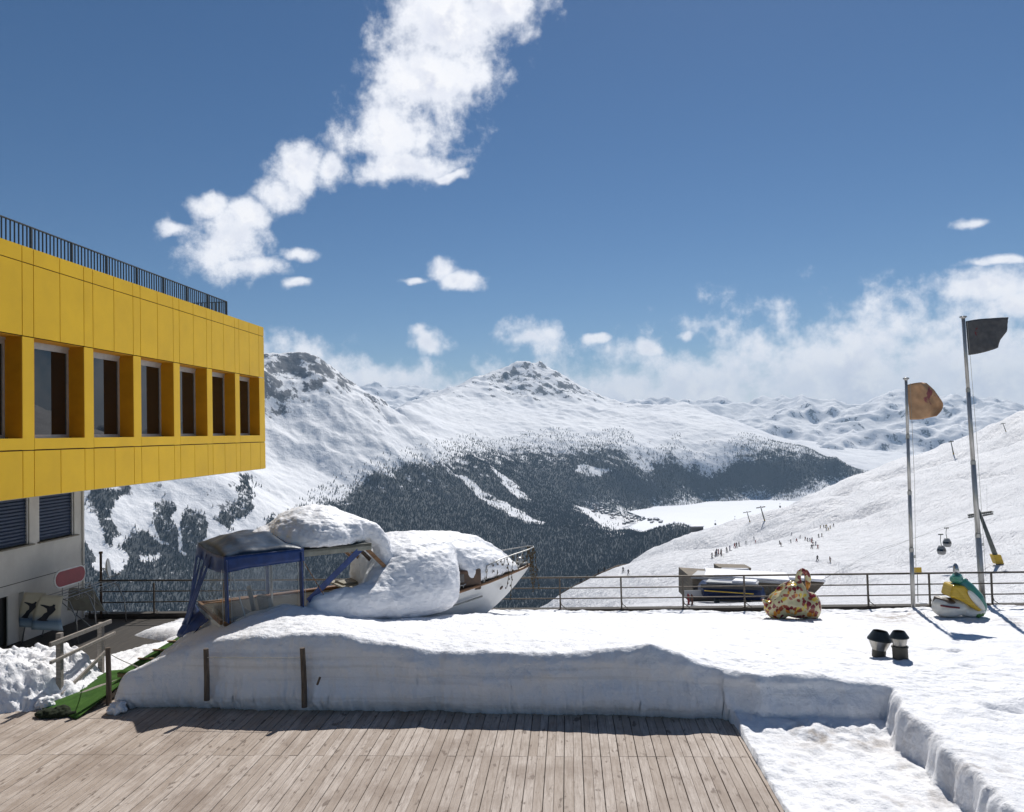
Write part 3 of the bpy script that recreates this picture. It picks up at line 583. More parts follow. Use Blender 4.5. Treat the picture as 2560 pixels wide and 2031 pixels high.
# heap of shovelled snow at the left
hx = np.arange(-13.6, -9.75, .03); hy = np.arange(13.7, 17.4, .03); HX, HY = np.meshgrid(hx, hy, indexing='ij')
e = 1-np.sqrt(np.clip(((HX+11.6)/1.95)**2+((HY-15.3)/1.45)**2, 0, 9)); fo_ = np.interp(HX, [-13.6, -12.4, -11, -10.3, -9.9, -9.75], [.75, .68, .72, .66, .25, .05])
b = fbm(HX*1.2, HY*1.2, 5, 81)
HZ = fo_*g_(e*1.35+.30*b+.06) + .32*b*g_(e*2) + .18*np.abs(fbm(HX*2.6, HY*2.6, 4, 82))*g_(e*2) - .1*np.abs(fbm(HX*5, HY*5, 3, 83)) - .04
V = np.stack([HX+.09*fbm(HX*3, HY*3+HZ*3, 3, 84), HY+.09*fbm(HX*3+9, HZ*4, 3, 85), HZ], -1).reshape(-1, 3); fc = gridfaces(*HX.shape)[:, ::-1]; zf = HZ.ravel()[fc].max(1); fc = fc[zf > -.05]
used = np.unique(fc); mp_ = np.full(len(V), -1); mp_[used] = np.arange(len(used))
hp = fastmesh('snow_heap', V[used], mp_[fc], 'terrace_snow', loc=(-11.5, 15.3, 0)); tag(hp, 'lumpy heap of shovelled snow at the left deck edge', 'snow heap')
fattr(hp, 'dirt', 0*used); fattr(hp, 'cut', 0*used)
def lump(name, c, r, label, seed):
    m = MB(); m.ell((c[0], c[1], c[2]+r*.55), (r*1.2, r*.9, r*.75)); m.ell((c[0]+r*.5, c[1], c[2]+r*.8), (r*.6, r*.6, r*.5)); o = m.build(name, 'terrace_snow', loc=c)
    remesh(o, r*.12, 3, r*.9, r*.7); return tag(o, label, 'snow lump')
lump('snow_lump', tuple(atZ(113, 1770, 0)), .15, 'small snow lump beside the upper left corner of the green mat', 1)
lump('snow_lump', tuple(atZ(293, 1783, 0)), .15, 'small snow lump on the deck at the left foot of the bank', 2)

# ------------------------------------------------------------------ railing along the terrace edge
pm('rail_steel', (.125, .105, .085), (.07, .058, .046), .55, 12, metal=.4)
rl = thing('terrace_railing', 'brown steel terrace railing with three rails running behind boat and statues', 'railing', (-14, RY, 0))
RZ = [.875, .58, .29]
for z, r in zip(RZ, (.026, .018, .018)):
    mb = MB(); mb.tube([(-13.9, RY, z+.10*(z/.875)*.9), (-9, RY, z+.04), (0, RY, z), (30, RY, z-.02)], r, 8); mb.build('rail', 'rail_steel', rl, True)
posts_x = [atY(px, 1480, RY)[0] for px in (225, 385, 560, 1030, 1170, 1400, 1553, 1707, 1861, 2170, 2324, 2480)]
posts_x += [posts_x[-1]+1.62*k for k in (1, 2, 3, 4)]; posts_x.insert(9, (posts_x[8]+posts_x[9])/2)
for x in posts_x:
    mb = MB(); mb.box((x, RY, .44), (.045, .035, .87)); mb.box((x, RY, .008), (.12, .1, .014)); po = mb.build('post', 'rail_steel', rl)
    mb = MB(); mb.tube([(x, RY-.01, .27), (x+.03, RY-.03, .12), (x+.17, RY-.05, .01)], .011, 6); mb.build('brace', 'rail_steel', po)

# ------------------------------------------------------------------ yellow building
pm('yellow_panel', (.88, .53, .010), (.77, .455, .009), .45, .9, bump=.06, bscale=160, bdist=.002, lo=.3, hi=.7, spec=.3)
pm('orange_joint', (.07, .022, .002), rough=.8)
pm('shaded_reveal_panel', (.62, .29, .008), (.54, .25, .007), .55, 3, spec=.3)  # facade yellow darkened and reddened: shade and bounced light painted in
pm('window_alu', (.50, .49, .47), (.42, .41, .40), .4, 8, metal=.3)
s = MatB('dark_glass'); s.col((.006, .008, .011)); s.set(Roughness=.015, IOR=1.6, Specular_IOR_Level=.6)
pm('lower_plaster', (.60, .57, .51), (.52, .49, .44), .8, 1.5, bump=.15, bscale=40, bdist=.004)
pm('groove_dark', (.10, .095, .08), rough=.9)
pm('shutter_blue', (.030, .055, .11), (.022, .04, .085), .5, 9)
pm('sill_bronze', (.20, .17, .12), (.14, .12, .085), .6, 9)
pm('roof_gravel', (.25, .24, .22), rough=.9, scale=30)
KS = 1.2; XB = -9.8*KS; Z0, Z1, ZS, ZW, Z2_, Z3_, ZT = [5+KS*(z-5) for z in (4.045, 4.905, 4.92, 5.125, 6.985, 8.335, 8.645)]
yb = thing('yellow_building', 'yellow panelled building with dark windows jutting out over white lower storey', 'building', (XB, 18, 0))
Y0, Y1 = 6.16*KS, 24.69*KS
L = [KS*(13.40+1.81*k) for k in range(-4, 7)]; PW = .305*KS
mb = MB(); mb.span((-26, Y0, Z0+.02), (XB-.5, Y1-.03, ZW)); mb.span((-26, Y0, Z2_), (XB-.5, Y1-.03, Z3_)); mb.span((XB-.5, Y0, Z0+.03), (XB-.024, Y1-.03, ZW-.06)); mb.span((XB-.5, Y0, Z2_+.04), (XB-.024, Y1-.03, ZT-.03))
mb.span((-26, Y0, ZW), (-25.6, Y1-.03, Z2_)); mb.span((-25.6, Y1-.5, ZW), (XB-.5, Y1-.03, Z2_))
mb.build('carcass', 'orange_joint', yb)
mb = MB(); mb.span((-26, Y0, Z3_+.003), (XB-.43, Y1-.03, Z3_+.04)); mb.build('roof', 'roof_gravel', yb)
def panel(y0, y1, z0, z1, x=XB):
    m = MB(); m.span((x-.022, y0+.011, z0+.011), (x, y1-.011, z1-.011)); m.build('panel', 'yellow_panel', yb)
for k, l in enumerate(L):
    last = k == len(L)-1; r = Y1 if last else l+PW
    panel(l, r, Z0, Z1); panel(l, r, Z2_, Z3_); panel(l, r, Z3_, ZT)
    m = MB(); m.span((XB-.39, l, Z1+.012), (XB, r, Z2_-.012)); m.build('pilaster', 'yellow_panel', yb)
    if last: continue
    n_ = L[k+1]; mid = (r+n_)/2
    for a, b in ((r, mid), (mid, n_)): panel(a, b, Z0, Z1); panel(a, b, Z2_, Z3_); panel(a, b, Z3_, ZT)
    m = MB(); m.span((XB-.16, r+.004, ZS), (XB+.003, n_-.004, ZW)); m.build('sill_panel', 'yellow_panel', yb)
    # window set back in its opening
    xf = XB-.395; wdw = MB()
    wdw.span((xf-.05, r, ZW+.002), (xf, n_, ZW+.085)); wdw.span((xf-.05, r, Z2_-.17), (xf+.0, n_, Z2_-.02)); wdw.span((xf-.05, r, ZW+.085), (xf, r+.07, Z2_-.17)); wdw.span((xf-.05, n_-.07, ZW+.085), (xf, n_, Z2_-.17))
    wdw.span((xf, r, Z2_-.075), (xf+.025, n_, Z2_-.022)); wdw.span((xf, r, ZW+.003), (xf+.03, n_, ZW+.03))
    wo_ = wdw.build('window', 'window_alu', yb)
    m = MB(); m.span((xf-.04, r+.07, ZW+.085), (xf-.028, n_-.07, Z2_-.17)); m.build('pane', 'dark_glass', wo_)
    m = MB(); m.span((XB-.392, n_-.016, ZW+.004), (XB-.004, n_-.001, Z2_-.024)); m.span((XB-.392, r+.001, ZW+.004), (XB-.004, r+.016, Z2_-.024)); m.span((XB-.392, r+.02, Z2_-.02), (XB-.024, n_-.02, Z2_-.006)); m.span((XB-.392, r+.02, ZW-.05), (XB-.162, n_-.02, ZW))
    m.build('reveal', 'shaded_reveal_panel', yb)
    if k > 2: m = MB(); m.box((XB-.35, n_-.03, ZW+.015), (.05, .04, .03)); m.build('drain', 'groove_dark', yb)
# rooftop balustrade
pm('balustrade_grey', (.105, .115, .11), (.075, .08, .078), .5, 20, metal=.2)
XR, YE, ZR = XB-.72, 0, 9.27
YE = atX(566, 754, XR)[1]; ZR = atX(566, 754, XR)[2]
mb = MB(); mb.bar((XR, Y0, ZR), (XR, YE, ZR), .06, .022); mb.bar((XR, YE, ZR-.011), (XR-3, YE, ZR-.011), .05, .022); mb.bar((XR, Y0, Z3_+.12), (XR, YE, Z3_+.12), .03, .02); mb.bar((XR, YE, Z3_+.12), (XR-3, YE, Z3_+.12), .03, .02)
br = mb.build('roof_railing', 'balustrade_grey', yb)
b = MB(); b.box((0, 0, 0), (.035, .010, ZR-Z3_-.04)); bme = bpy.data.meshes.new('baluster'); bme.from_pydata(b.V, [], b.F); bme.materials.append(MT['balustrade_grey'])
b = MB(); b.box((0, 0, 0), (.06, .042, ZR-Z3_-.03)); pme = bpy.data.meshes.new('post'); pme.from_pydata(b.V, [], b.F); pme.materials.append(MT['balustrade_grey'])
org = ORG[br.name]; zc = (ZR+Z3_)/2+.005; k = 0; y = YE
while y > 14:
    o = bpy.data.objects.new('post' if k % 11 == 0 else 'baluster', pme if k % 11 == 0 else bme); o.location = (XR-org[0], y-org[1], zc-org[2]); link(o, br); k += 1; y -= .137
for k in range(1, 27):
    o = bpy.data.objects.new('post' if k % 11 == 0 else 'baluster', pme if k % 11 == 0 else bme); o.location = (XR-.137*k-org[0], YE-org[1], zc-org[2]); o.rotation_euler = (0, 0, math.pi/2); link(o, br)
# lower storey
XL = -14.4; YL = 22.3
mb = MB()
wins = [(20.30, 21.83), (17.9, 19.93)]
dr = (17.6, 19.70, 1.16)
ys = [Y0] + [17.6] + [19.70] + [YL]
mb.span((XL-.3, dr[1], -.137), (XL, YL, 1.414)); mb.span((XL-.3, Y0, -.137), (XL, dr[0], 1.414)); mb.span((XL-.3, dr[0], dr[2]), (XL, dr[1], 1.414))
mb.span((XL-.3, Y0, 1.436), (XL, YL, 2.36))
cy = YL
for a, b in wins: mb.span((XL-.3, b, 2.36), (XL, cy, Z0-.003)); cy = a
mb.span((XL-.3, Y0, 2.36), (XL, cy, Z0-.003)); mb.build('wall', 'lower_plaster', yb)
mb = MB(); mb.span((XL-.29, Y0, 1.412), (XL-.012, YL-.01, 1.438)); mb.build('wall_groove', 'groove_dark', yb)
mb = MB(); mb.span((-26, Y0, -.137), (XL-.302, YL-.4, Z0-.003)); mb.build('inner_wall', 'groove_dark', yb)
mb = MB(); mb.span((-26, Y0, Z0-.002), (XB-.03, Y1-.04, Z0+.018)); mb.build('soffit', 'lower_plaster', yb)
mb = MB(); mb.tube([(XL+.03, YL-.12, -.1), (XL+.03, YL-.12, 4.0)], .022, 8); [mb.box((XL+.01, YL-.12, z), (.05, .06, .025)) for z in (.6, 1.9, 3.1)]; mb.build('downpipe', 'lower_plaster', yb)
slm = None
for a, b in wins:
    mb = MB(); mb.span((XL-.10, a+.02, 2.39), (XL-.085, b-.02, Z0-.005)); sh = mb.build('shutter', 'shutter_blue', yb)
    for i in range(18):
        z = 2.44+i*.09; m = MB(); m.box((XL-.062, (a+b)/2, z), (.05, b-a-.09, .008), ((.75, 0, -.66), (0, 1, 0), (.66, 0, .75))); m.build('slat', 'shutter_blue', sh)
    for y in (a+.04, b-.04): m = MB(); m.span((XL-.08, y-.02, 2.37), (XL-.03, y+.02, Z0-.004)); m.build('guide_rail', 'window_alu', sh)
    m = MB(); m.span((XL-.1, a-.06, 2.335), (XL+.09, b+.1, 2.368)); m.build('sill', 'sill_bronze', yb)
pm('door_blue', (.012, .018, .05), rough=.5); pm('door_dark', (.02, .022, .022), rough=.5)
mb = MB(); mb.span((XL-.25, dr[0], -.137), (XL-.22, dr[1]-.45, dr[2])); do = mb.build('door', 'door_dark', yb)
mb = MB(); mb.span((XL-.218, 18.5, -.13), (XL-.2, 18.85, dr[2])); mb.build('door_panel', 'door_blue', do)
mb = MB(); mb.span((XL-.16, dr[1]-.42, -.137), (XL-.13, dr[1], dr[2])); mb.build('jamb', 'lower_plaster', yb)
# ------------------------------------------------------------------ motor boat laid up on the terrace
pm('boat_white', (.74, .74, .73), (.66, .66, .64), .35, 1.2, bump=.05, bscale=8)
pm('boat_wood', (.28, .14, .055), (.14, .065, .025), .45, 3, stretch=(1, 1, 6), bump=.1)
pm('boat_dark_wood', (.11, .06, .035), (.05, .028, .016), .55, 4)
pm('boat_red', (.20, .05, .035), rough=.6)
pm('boat_inside', (.34, .31, .25), (.26, .23, .18), .7, 3)
pm('boat_grey', (.30, .31, .29), (.22, .22, .2), .5, 6)
pm('boat_roof_paint', (.30, .30, .25), (.20, .20, .165), .6, 4)
pm('navy_canvas', (.022, .060, .22), (.014, .038, .14), .45, 6, bump=.25, bscale=3, bdist=.03)
pm('faded_vinyl', (.016, .042, .085), (.008, .020, .042), .42, 3, bump=.3, bscale=3.5, bdist=.04)
pm('piping_white', (.62, .62, .58), rough=.6)
pm('galvanised', (.42, .42, .41), (.30, .30, .29), .4, 10, metal=.6)
MT['faded_vinyl'].node_tree.nodes['Principled BSDF'].inputs['Specular IOR Level'].default_value = .22
s = MatB('clear_vinyl'); s.col((.85, .88, .9)); s.set(Roughness=.08, Specular_IOR_Level=.6)
tr = s.n('ShaderNodeBsdfTransparent'); tr.inputs[0].default_value = (.93, .95, .96, 1); mx = s.n('ShaderNodeMixShader'); out = s.t.nodes['Material Output']
fz = s.mth('ADD', s.mth('MULTIPLY', s.noise(2.5, 3, .6, (1, 1, .4)), .15), .02); s.l(fz, mx.inputs[0]); s.l(tr.outputs[0], mx.inputs[1]); s.l(s.b.outputs[0], mx.inputs[2]); s.l(mx.outputs[0], out.inputs[0]); s.bump(s.noise(3, 3, .5, (2, 2, .4)), .4, .05)
C0 = np.array([-7.79, 16.44, 0.0]); BA = np.array([.803, .596, 0]); BB = np.array([-.596, .803, 0])
def B(t, s_, z): return C0 + BA*t + BB*s_ + np.array([0, 0, z])
boat = thing('motor_boat', 'old white motor boat with blue stern canopy half buried in snow', 'boat', tuple(C0))
tt = np.linspace(0, 1, 34); TS = [0, 1, 3, 4.5, 5.5, 6.5, 7.3, 7.9, 8.28]; HW = [1.2, 1.3, 1.35, 1.27, 1.08, .74, .42, .17, .015]; SHZ = [1.27, 1.24, 1.18, 1.15, 1.17, 1.22, 1.28, 1.33, 1.38]
hw = lambda t: np.interp(t, TS, HW); shz = lambda t: np.interp(t, TS, SHZ)
lev = [0, .12, .28, .45, .65, .85, 1.0]; rowsN = []
def hull_pt(u, v, sd):
    tend = 6.55+1.73*v**.75; t = u*tend; wv = [0, .42, .68, .82, .91, .97, 1.0][lev.index(v)]
    ub = np.interp(u, np.array(TS)/8.28, HW); zk = .12+.05*u; return B(t, sd*ub*wv, zk+(shz(t)-zk)*v)
V = np.array([[hull_pt(u, v, -1) for v in lev[::-1]] + [hull_pt(u, v, 1) for v in lev[1:]] for u in tt]); mb = MB(); mb.grid(V)
mb.add([V[0, i] for i in range(V.shape[1])], [tuple(range(V.shape[1]))]); smooth_all(mb.build('hull', 'boat_white', boat))
nn = len(lev); mb = MB(); mb.add([p for u in tt[-12:] for p in (hull_pt(u, 0, -1)+np.array([0, 0, -.01])-BB*.03, hull_pt(u, .12, -1)-BB*.012)], [(2*i, 2*i+2, 2*i+3, 2*i+1) for i in range(11)]); mb.build('boot_stripe', 'boat_red', boat)
for sd in (-1, 1):
    mb = MB(); mb.tube([B(t, sd*(hw(t)+.012), shz(t)+.02) for t in np.linspace(0, 8.26, 40)], .038, 8); mb.build('gunwale', 'boat_wood', boat, True)
mb = MB(); mb.tube([B(t, -(hw(t)*.965)-.012, shz(t)-.28) for t in np.linspace(5.1, 6.3, 12)], .022, 6); mb.build('rubbing_strip', 'boat_grey', boat, True)
mb = MB(); mb.tube([B(t, -(hw(t)*.985)-.014, shz(t)-.40) for t in np.linspace(2.2, 4.7, 20)], .02, 6); mb.build('rubbing_strip', 'boat_grey', boat, True)
c = B(7.05, -(hw(7.05)*.93)-.012, 1.0); mb = MB(); mb.ell(c, (.085, .02, .04), (nrm(BA*.87-BB*-.4+np.array([0, 0, .25])), nrm(np.cross((0, 0, 1), BA)), (0, 0, 1)), 14, 8); mb.build('hawse_hole', 'boat_dark_wood', boat, True)
mb = MB(); P = np.array([[B(t, f*(hw(t)-.04), shz(t)-.02+.08*(1-f*f)) for f in np.linspace(-1, 1, 9)] for t in np.linspace(3.6, 8.2, 18)]); mb.grid(P); mb.build('foredeck', 'boat_inside', boat, True)
mb = MB(); mb.box(B(1.8, 0, .62), (3.6, 2.2, .05), (BA, BB, (0, 0, 1))); mb.build('cockpit_sole', 'boat_inside', boat)
for sd in (-1, 1):
    mb = MB(); P = np.array([[B(t, sd*(hw(t)-.10), z) for z in (.62, .95, shz(t)+.0)] for t in np.linspace(.05, 3.7, 12)]); mb.grid(P); mb.build('cockpit_lining', 'boat_inside', boat)
    mb = MB(); mb.box(B(1.85, sd*1.22, 1.265), (3.7, .17, .03), (BA, BB, (0, 0, 1))); mb.build('side_deck', 'boat_wood', boat)
mb = MB(); mb.box(B(5.0, 0, 1.38), (2.5, 1.75, .52), (BA, BB, (0, 0, 1))); ct = mb.build('cabin_trunk', 'boat_dark_wood', boat, bevel=.04)
mb = MB(); mb.box(B(5.5, -.88, 1.46), (.5, .012, .2), (BA, BB, (0, 0, 1))); mb.build('cabin_window', 'dark_glass', ct)
mb = MB(); [mb.tube([B(5.62+d, -.98, 1.24), B(5.62+d, -.98, 1.31)], .013, 6) for d in (-.05, .05)]; mb.tube([B(5.50, -.98, 1.335), B(5.56, -.98, 1.31), B(5.68, -.98, 1.31), B(5.74, -.98, 1.335)], .013, 6); mb.build('cleat', 'galvanised', boat, True)
# steering shelter
mb = MB(); mb.box(B(2.4, 0, 2.57), (1.6, 2.5, .07), (BA, BB, (0, 0, 1))); mb.box(B(2.4, -1.22, 2.53), (1.62, .06, .15), (BA, BB, (0, 0, 1))); mb.box(B(2.4, 1.22, 2.53), (1.62, .06, .15), (BA, BB, (0, 0, 1))); wr_ = mb.build('shelter_roof', 'boat_roof_paint', boat, bevel=.012)
for s_, m_ in ((-1.12, 'boat_wood'), (-.45, 'boat_dark_wood'), (.45, 'boat_wood'), (1.12, 'boat_wood')):
    mb = MB(); mb.bar(B(3.08, s_, 2.53), B(3.85, s_, 1.72), .06, .08); mb.build('windscreen_post', m_, boat)
mb = MB(); P = np.array([[B(3.10+.74*v, s_, 2.50-.80*v) for v in np.linspace(0, 1, 5)] for s_ in (-1.1, 1.1)]); mb.grid(P); mb.build('windscreen', 'clear_vinyl', boat)
mb = MB(); mb.bar(B(3.85, -1.15, 1.70), B(3.85, 1.15, 1.70), .10, .08); mb.bar(B(3.85, -1.15, 1.45), B(3.85, 1.15, 1.45), .06, .5); mb.build('dashboard', 'boat_wood', boat)
mb = MB(); mb.box(B(3.35, .2, 1.42), (.7, 1.9, .04), (BA, BB, (0, 0, 1))); mb.box(B(3.2, -.45, 1.47), (.3, .5, .06), (BA, BB, (0, 0, 1))); mb.box(B(3.3, .6, 1.46), (.4, .6, .05), (BA, BB, (0, 0, 1))); mb.build('chart_shelf', 'boat_inside', boat)
mb = MB(); mb.tube([B(1.62, 1.15, .65), B(1.62, 1.15, 2.52)], .03, 8); mb.tube([B(1.62, -1.15, 1.25), B(1.62, -1.15, 2.52)], .025, 8); mb.build('roof_post', 'galvanised', boat, True)
mb = MB(); mb.bar(B(2.95, -1.24, 2.50), B(1.72, -1.30, 1.52), .012, .13); mb.build('canvas_strap', 'navy_canvas', boat)
mb = MB(); mb.tube([B(1.58, -1.34, 2.45), B(2.15, -1.40, 1.42)], .010, 6); mb.build('guy_rope', 'boat_wood', boat)
for s_, r_ in ((-.55, .3), (.55, -.2)):
    c = B(1.25, s_, 0); fx = nrm(BA*math.cos(r_)+BB*math.sin(r_)); fy = np.array([-fx[1], fx[0], 0])
    mb = MB(); mb.box(c+np.array([0, 0, .98]), (.48, .46, .1), (fx, fy, (0, 0, 1))); mb.tube([c+np.array([0, 0, .64]), c+np.array([0, 0, .94])], .05, 8); st_ = mb.build('seat', 'boat_inside', boat, bevel=.02)
    mb = MB(); mb.box(c-fx*.24+np.array([0, 0, 1.32]), (.1, .46, .62), (nrm(fx+np.array([0, 0, .2])), fy, nrm(np.array([0, 0, 1])-fx*.2))); mb.build('seat_back', 'boat_inside', st_, bevel=.03)
mb = MB(); mb.box(B(.45, -.1, 1.0), (.55, 1.5, .62), (BA, BB, (0, 0, 1))); mb.build('engine_box', 'boat_inside', boat, bevel=.03)
mb = MB(); mb.bar(B(-.02, -1.15, 1.30), B(-.02, 1.15, 1.30), .06, .09); mb.bar(B(.3, 1.0, 1.15), B(-.05, -.6, .95), .05, .08); mb.build('transom_rail', 'boat_wood', boat)
# boarding fender and small hull port
mb = MB(); mb.box(B(2.95, -(1.36), .92), (.16, .03, .16), (BA, BB, (0, 0, 1))); pt = mb.build('hull_port', 'boat_wood', boat); mb = MB(); mb.box(B(2.95, -1.378, .92), (.09, .012, .10), (BA, BB, (0, 0, 1))); mb.build('port_glass', 'piping_white', pt)
mb = MB(); mb.box(B(1.95, -1.34, 1.0), (.42, .02, .26), (BA, BB, (0, 0, 1))); sl = mb.build('boarding_recess', 'boat_dark_wood', boat); mb = MB(); mb.tube([B(1.86, -1.36, 1.14), B(1.86, -1.36, .98), B(1.80, -1.36, .9)], [.02, .02, .05], 8); mb.build('bollard', 'boat_inside', sl)
# stern canopy
cp = None
T1, SW, ZC = 1.62, 1.39, 2.64
u_, v_ = np.meshgrid(np.linspace(0, 1, 26), np.linspace(-1, 1, 26), indexing='ij')
zr = ZC + .29*np.minimum((1-np.abs(v_-.22*np.sign(v_)))*1.25, 1).clip(0)*np.minimum(1, 3.0*np.minimum(u_, 1-u_)+.25) - .07*np.sin(u_*math.pi)*np.exp(-((v_+.55)/.25)**2) - .05*np.sin(u_*math.pi*2)**2*np.exp(-((v_-.4)/.3)**2)+.05*fbm(u_*3, v_*3, 3, 5)*np.minimum(1, 8*(1-np.abs(v_)))*np.minimum(1, 8*np.minimum(u_, 1-u_))
zr = np.where((np.abs(v_) > .999), ZC, zr); zr[0] = ZC - .05*np.cos(v_[0]*math.pi/2)**2; zr[-1] = ZC+.02
P = C0 + (u_*T1)[..., None]*BA + (v_*SW)[..., None]*BB; P[..., 2] = zr; mb = MB(); mb.grid(P); cp = mb.build('canopy', 'faded_vinyl', boat, True)
sol = cp.modifiers.new('cloth', 'SOLIDIFY'); sol.thickness = .006
def sheet(name, top, bot, mat, n=14, m=8, sag=0, wave=0, par=None, seed=3):
    """hanging cloth between two polylines"""
    top = np.array(top, float); bot = np.array(bot, float); k = np.linspace(0, 1, n)
    def rs(q): d = np.concatenate([[0], np.cumsum(np.linalg.norm(np.diff(q, axis=0), axis=1))]); d /= d[-1]; return np.stack([np.interp(k, d, q[:, i]) for i in range(3)], 1)
    a, b = rs(top), rs(bot); w_ = np.linspace(0, 1, m)[None, :, None]; Q = a[:, None]*(1-w_)+b[:, None]*w_
    nr = nrm(np.cross(top[-1]-top[0], bot[0]-top[0])); off_ = wave*np.sin(k[:, None]*n*.9+seed)*w_[..., 0] + wave*.8*fbm(k[:, None]*5+seed, w_[..., 0]*3, 3, seed); Q = Q + nr*off_[..., None]
    mb = MB(); mb.grid(Q); o = mb.build(name, mat, par, True); so_ = o.modifiers.new('cloth', 'SOLIDIFY'); so_.thickness = .006; return o
sheet('valance', [B(0, -SW, ZC+.01), B(T1, -SW, ZC+.02)], [B(0, -SW-.01, ZC-.31), B(.5, -SW-.02, ZC-.26), B(T1, -SW-.01, ZC-.24)], 'navy_canvas', 18, 5, wave=.012, par=cp)
sheet('valance', [B(0, SW, ZC), B(0, 0, ZC-.05), B(0, -SW, ZC+.01)], [B(-.03, SW, ZC-.24), B(-.05, .7, ZC-.30), B(-.04, -.2, ZC-.40), B(-.01, -SW, ZC-.32)], 'navy_canvas', 20, 5, wave=.03, par=cp)
sheet('valance', [B(T1, -SW, ZC), B(T1, SW, ZC)], [B(T1, -SW, ZC-.2), B(T1, SW, ZC-.2)], 'navy_canvas', 12, 4, wave=.015, par=cp)
for t, s_, zb, w1 in ((.03, -SW+.04, 1.33, .24), (T1-.06, -SW+.04, 1.22, .20), (T1-.06, SW-.04, 1.2, .15)):
    mb = MB(); mb.bar(B(t, s_, ZC-.06), B(t+.02, s_, zb), .03, w1, up=tuple(BB)); po = mb.build('canopy_post', 'navy_canvas', cp, bevel=.01)
    for d in (-.35, .35): mb = MB(); mb.tube([B(t+d*w1, s_-.018, ZC-.25), B(t+.02+d*w1, s_-.018, zb)], .006, 5); mb.build('piping', 'piping_white', po)
sheet('clear_panel', [B(.12, -SW+.02, ZC-.2), B(T1-.14, -SW+.02, ZC-.2)], [B(.12, -SW+.03, 1.3), B(T1-.14, -SW+.03, 1.25)], 'clear_vinyl', 14, 8, wave=.025, par=cp)
sheet('clear_panel', [B(0, SW-.1, ZC-.2), B(0, -SW+.15, ZC-.25)], [B(-.15, 1.15, 1.1), B(-.05, -SW+.2, 1.3)], 'clear_vinyl', 16, 8, wave=.06, par=cp)
for k, (s0, s1, z1, w0) in enumerate(((SW-.02, 1.25, .85, .16), (.85, 1.15, .88, .10), (.30, .85, .95, .09), (-.15, .7, 1.0, .07))):
    sheet('curtain', [B(-.02, s0, ZC-.12), B(-.02, s0-w0, ZC-.12)], [B(-.28-.05*k, s1+.1, z1-.05), B(-.25-.03*k, s1-w0-.08, z1)], 'navy_canvas', 8, 10, wave=.03, par=cp, seed=k+2)
sheet('curtain', [B(-.1, 1.3, 1.3), B(-.12, .6, 1.25), B(-.05, 0, 1.15)], [B(-.42, 1.35, .62), B(-.5, .7, .62), B(-.3, .1, .85)], 'navy_canvas', 16, 8, wave=.07, par=cp, seed=9)
mb = MB(); mb.tube([B(.18, -SW+.1, ZC-.4), B(.42, -SW+.12, 1.38)], .012, 6); mb.build('stay_rod', 'piping_white', cp)
# bow pulpit with dead garlands
pb = [(5.95, -1), (6.2, -1), (6.9, -1), (7.5, -1), (8.0, -1), (8.28, -.6), (8.36, 0), (8.28, .6), (8.0, 1), (7.5, 1), (6.9, 1)]
def pr(t, sd, z=.50): return B(t+.05, sd*(hw(min(t, 8.1))+.04+.10*sstep(7.4, 8.2, t)), shz(t)+z)
rail_pts = [pr(6.35, -1, .30), pr(6.4, -1, .46)] + [pr(t, sd) for t, sd in pb[2:]]
mb = MB(); mb.tube(rail_pts, .016, 8); pul = mb.build('pulpit', 'galvanised', boat, True)
for t, sd in ((6.4, -1), (7.1, -1), (7.8, -1), (8.1, .7), (7.3, 1)):
    mb = MB(); mb.tube([pr(t, sd, .48), B(t-.05, sd*hw(t-.05), shz(t)+.02)], .012, 6); mb.build('stanchion', 'galvanised', pul)
pm('dead_garland', (.10, .075, .035), (.05, .035, .02), .9, 20)
rp = np.array(rail_pts[1:8])
for k in range(17):
    f = k/16*(len(rp)-1.001); i = int(f); p = rp[i]+(rp[i+1]-rp[i])*(f-i); Ln = random.choice((.35, .5, .8, 1.05, 1.15)) if k > 3 else random.uniform(.2, .45)
    mb = MB(); q = [p]
    for j in range(int(Ln/.06)): q.append(q[-1]+np.array([random.uniform(-.022, .022), random.uniform(-.022, .022), -.06]))
    mb.tube(q, .008, 4)
    for w_ in q[1::2]:
        d = np.array([random.uniform(-.03, .03) for _ in range(3)]); mb.ell(w_+d, (.018, .018, .03), None, 5, 4)
    mb.build('garland', 'dead_garland', pul)
mb = MB(); mb.ell(B(7.95, 0, 1.52), (.11, .1, .12)); mb.tube([B(7.8, 0, 1.38), B(8.2, 0, 1.44)], [.06, .045], 8); mb.build('anchor_roller', 'galvanised', boat, True)
# snow on the boat
pm('boat_snow', (.88, .88, .90), (.82, .825, .85), .55, 1.4, bump=.6, bscale=6, bdist=.05, stretch=(1, 1, 2.6))
def poly_loft(secs):
    mb = MB(); P = np.array([[B(t, s_, z) for s_, z in pl] for t, pl in secs]); mb.grid(P, wrap=True); m, n, _ = P.shape
    mb.add(P[0], [tuple(range(n))]); mb.add(P[-1], [tuple(range(n-1, -1, -1))]); return mb
def sec(sN, zN, zt, zf=1.3, floor=1.12):
    h = zt-zN; return [(sN+.18, zN), (sN-.02, zN+.12*h), (sN-.03, zN+.32*h), (sN+.10, zN+.55*h), (sN+.36, zN+.75*h), (sN+.75, zN+.90*h), (min(sN+1.25, .3), zt), (.55, zt-.02), (.95, zt-.22), (1.18, (zt+zf)/2), (1.15, zf-.1), (.3, floor), (max(-.6, sN+.3), max(zN, floor))]
def near(sN, sR, zN, zt): return [(sN+u*(sR-sN), zN+v*(zt-zN)) for u, v in ((.3, 0), (.05, .15), (0, .4), (.06, .65), (.18, .85), (.35, .96), (.55, 1), (.75, .95), (.92, .75), (1, .5), (.95, .2), (.8, .05), (.5, 0))]
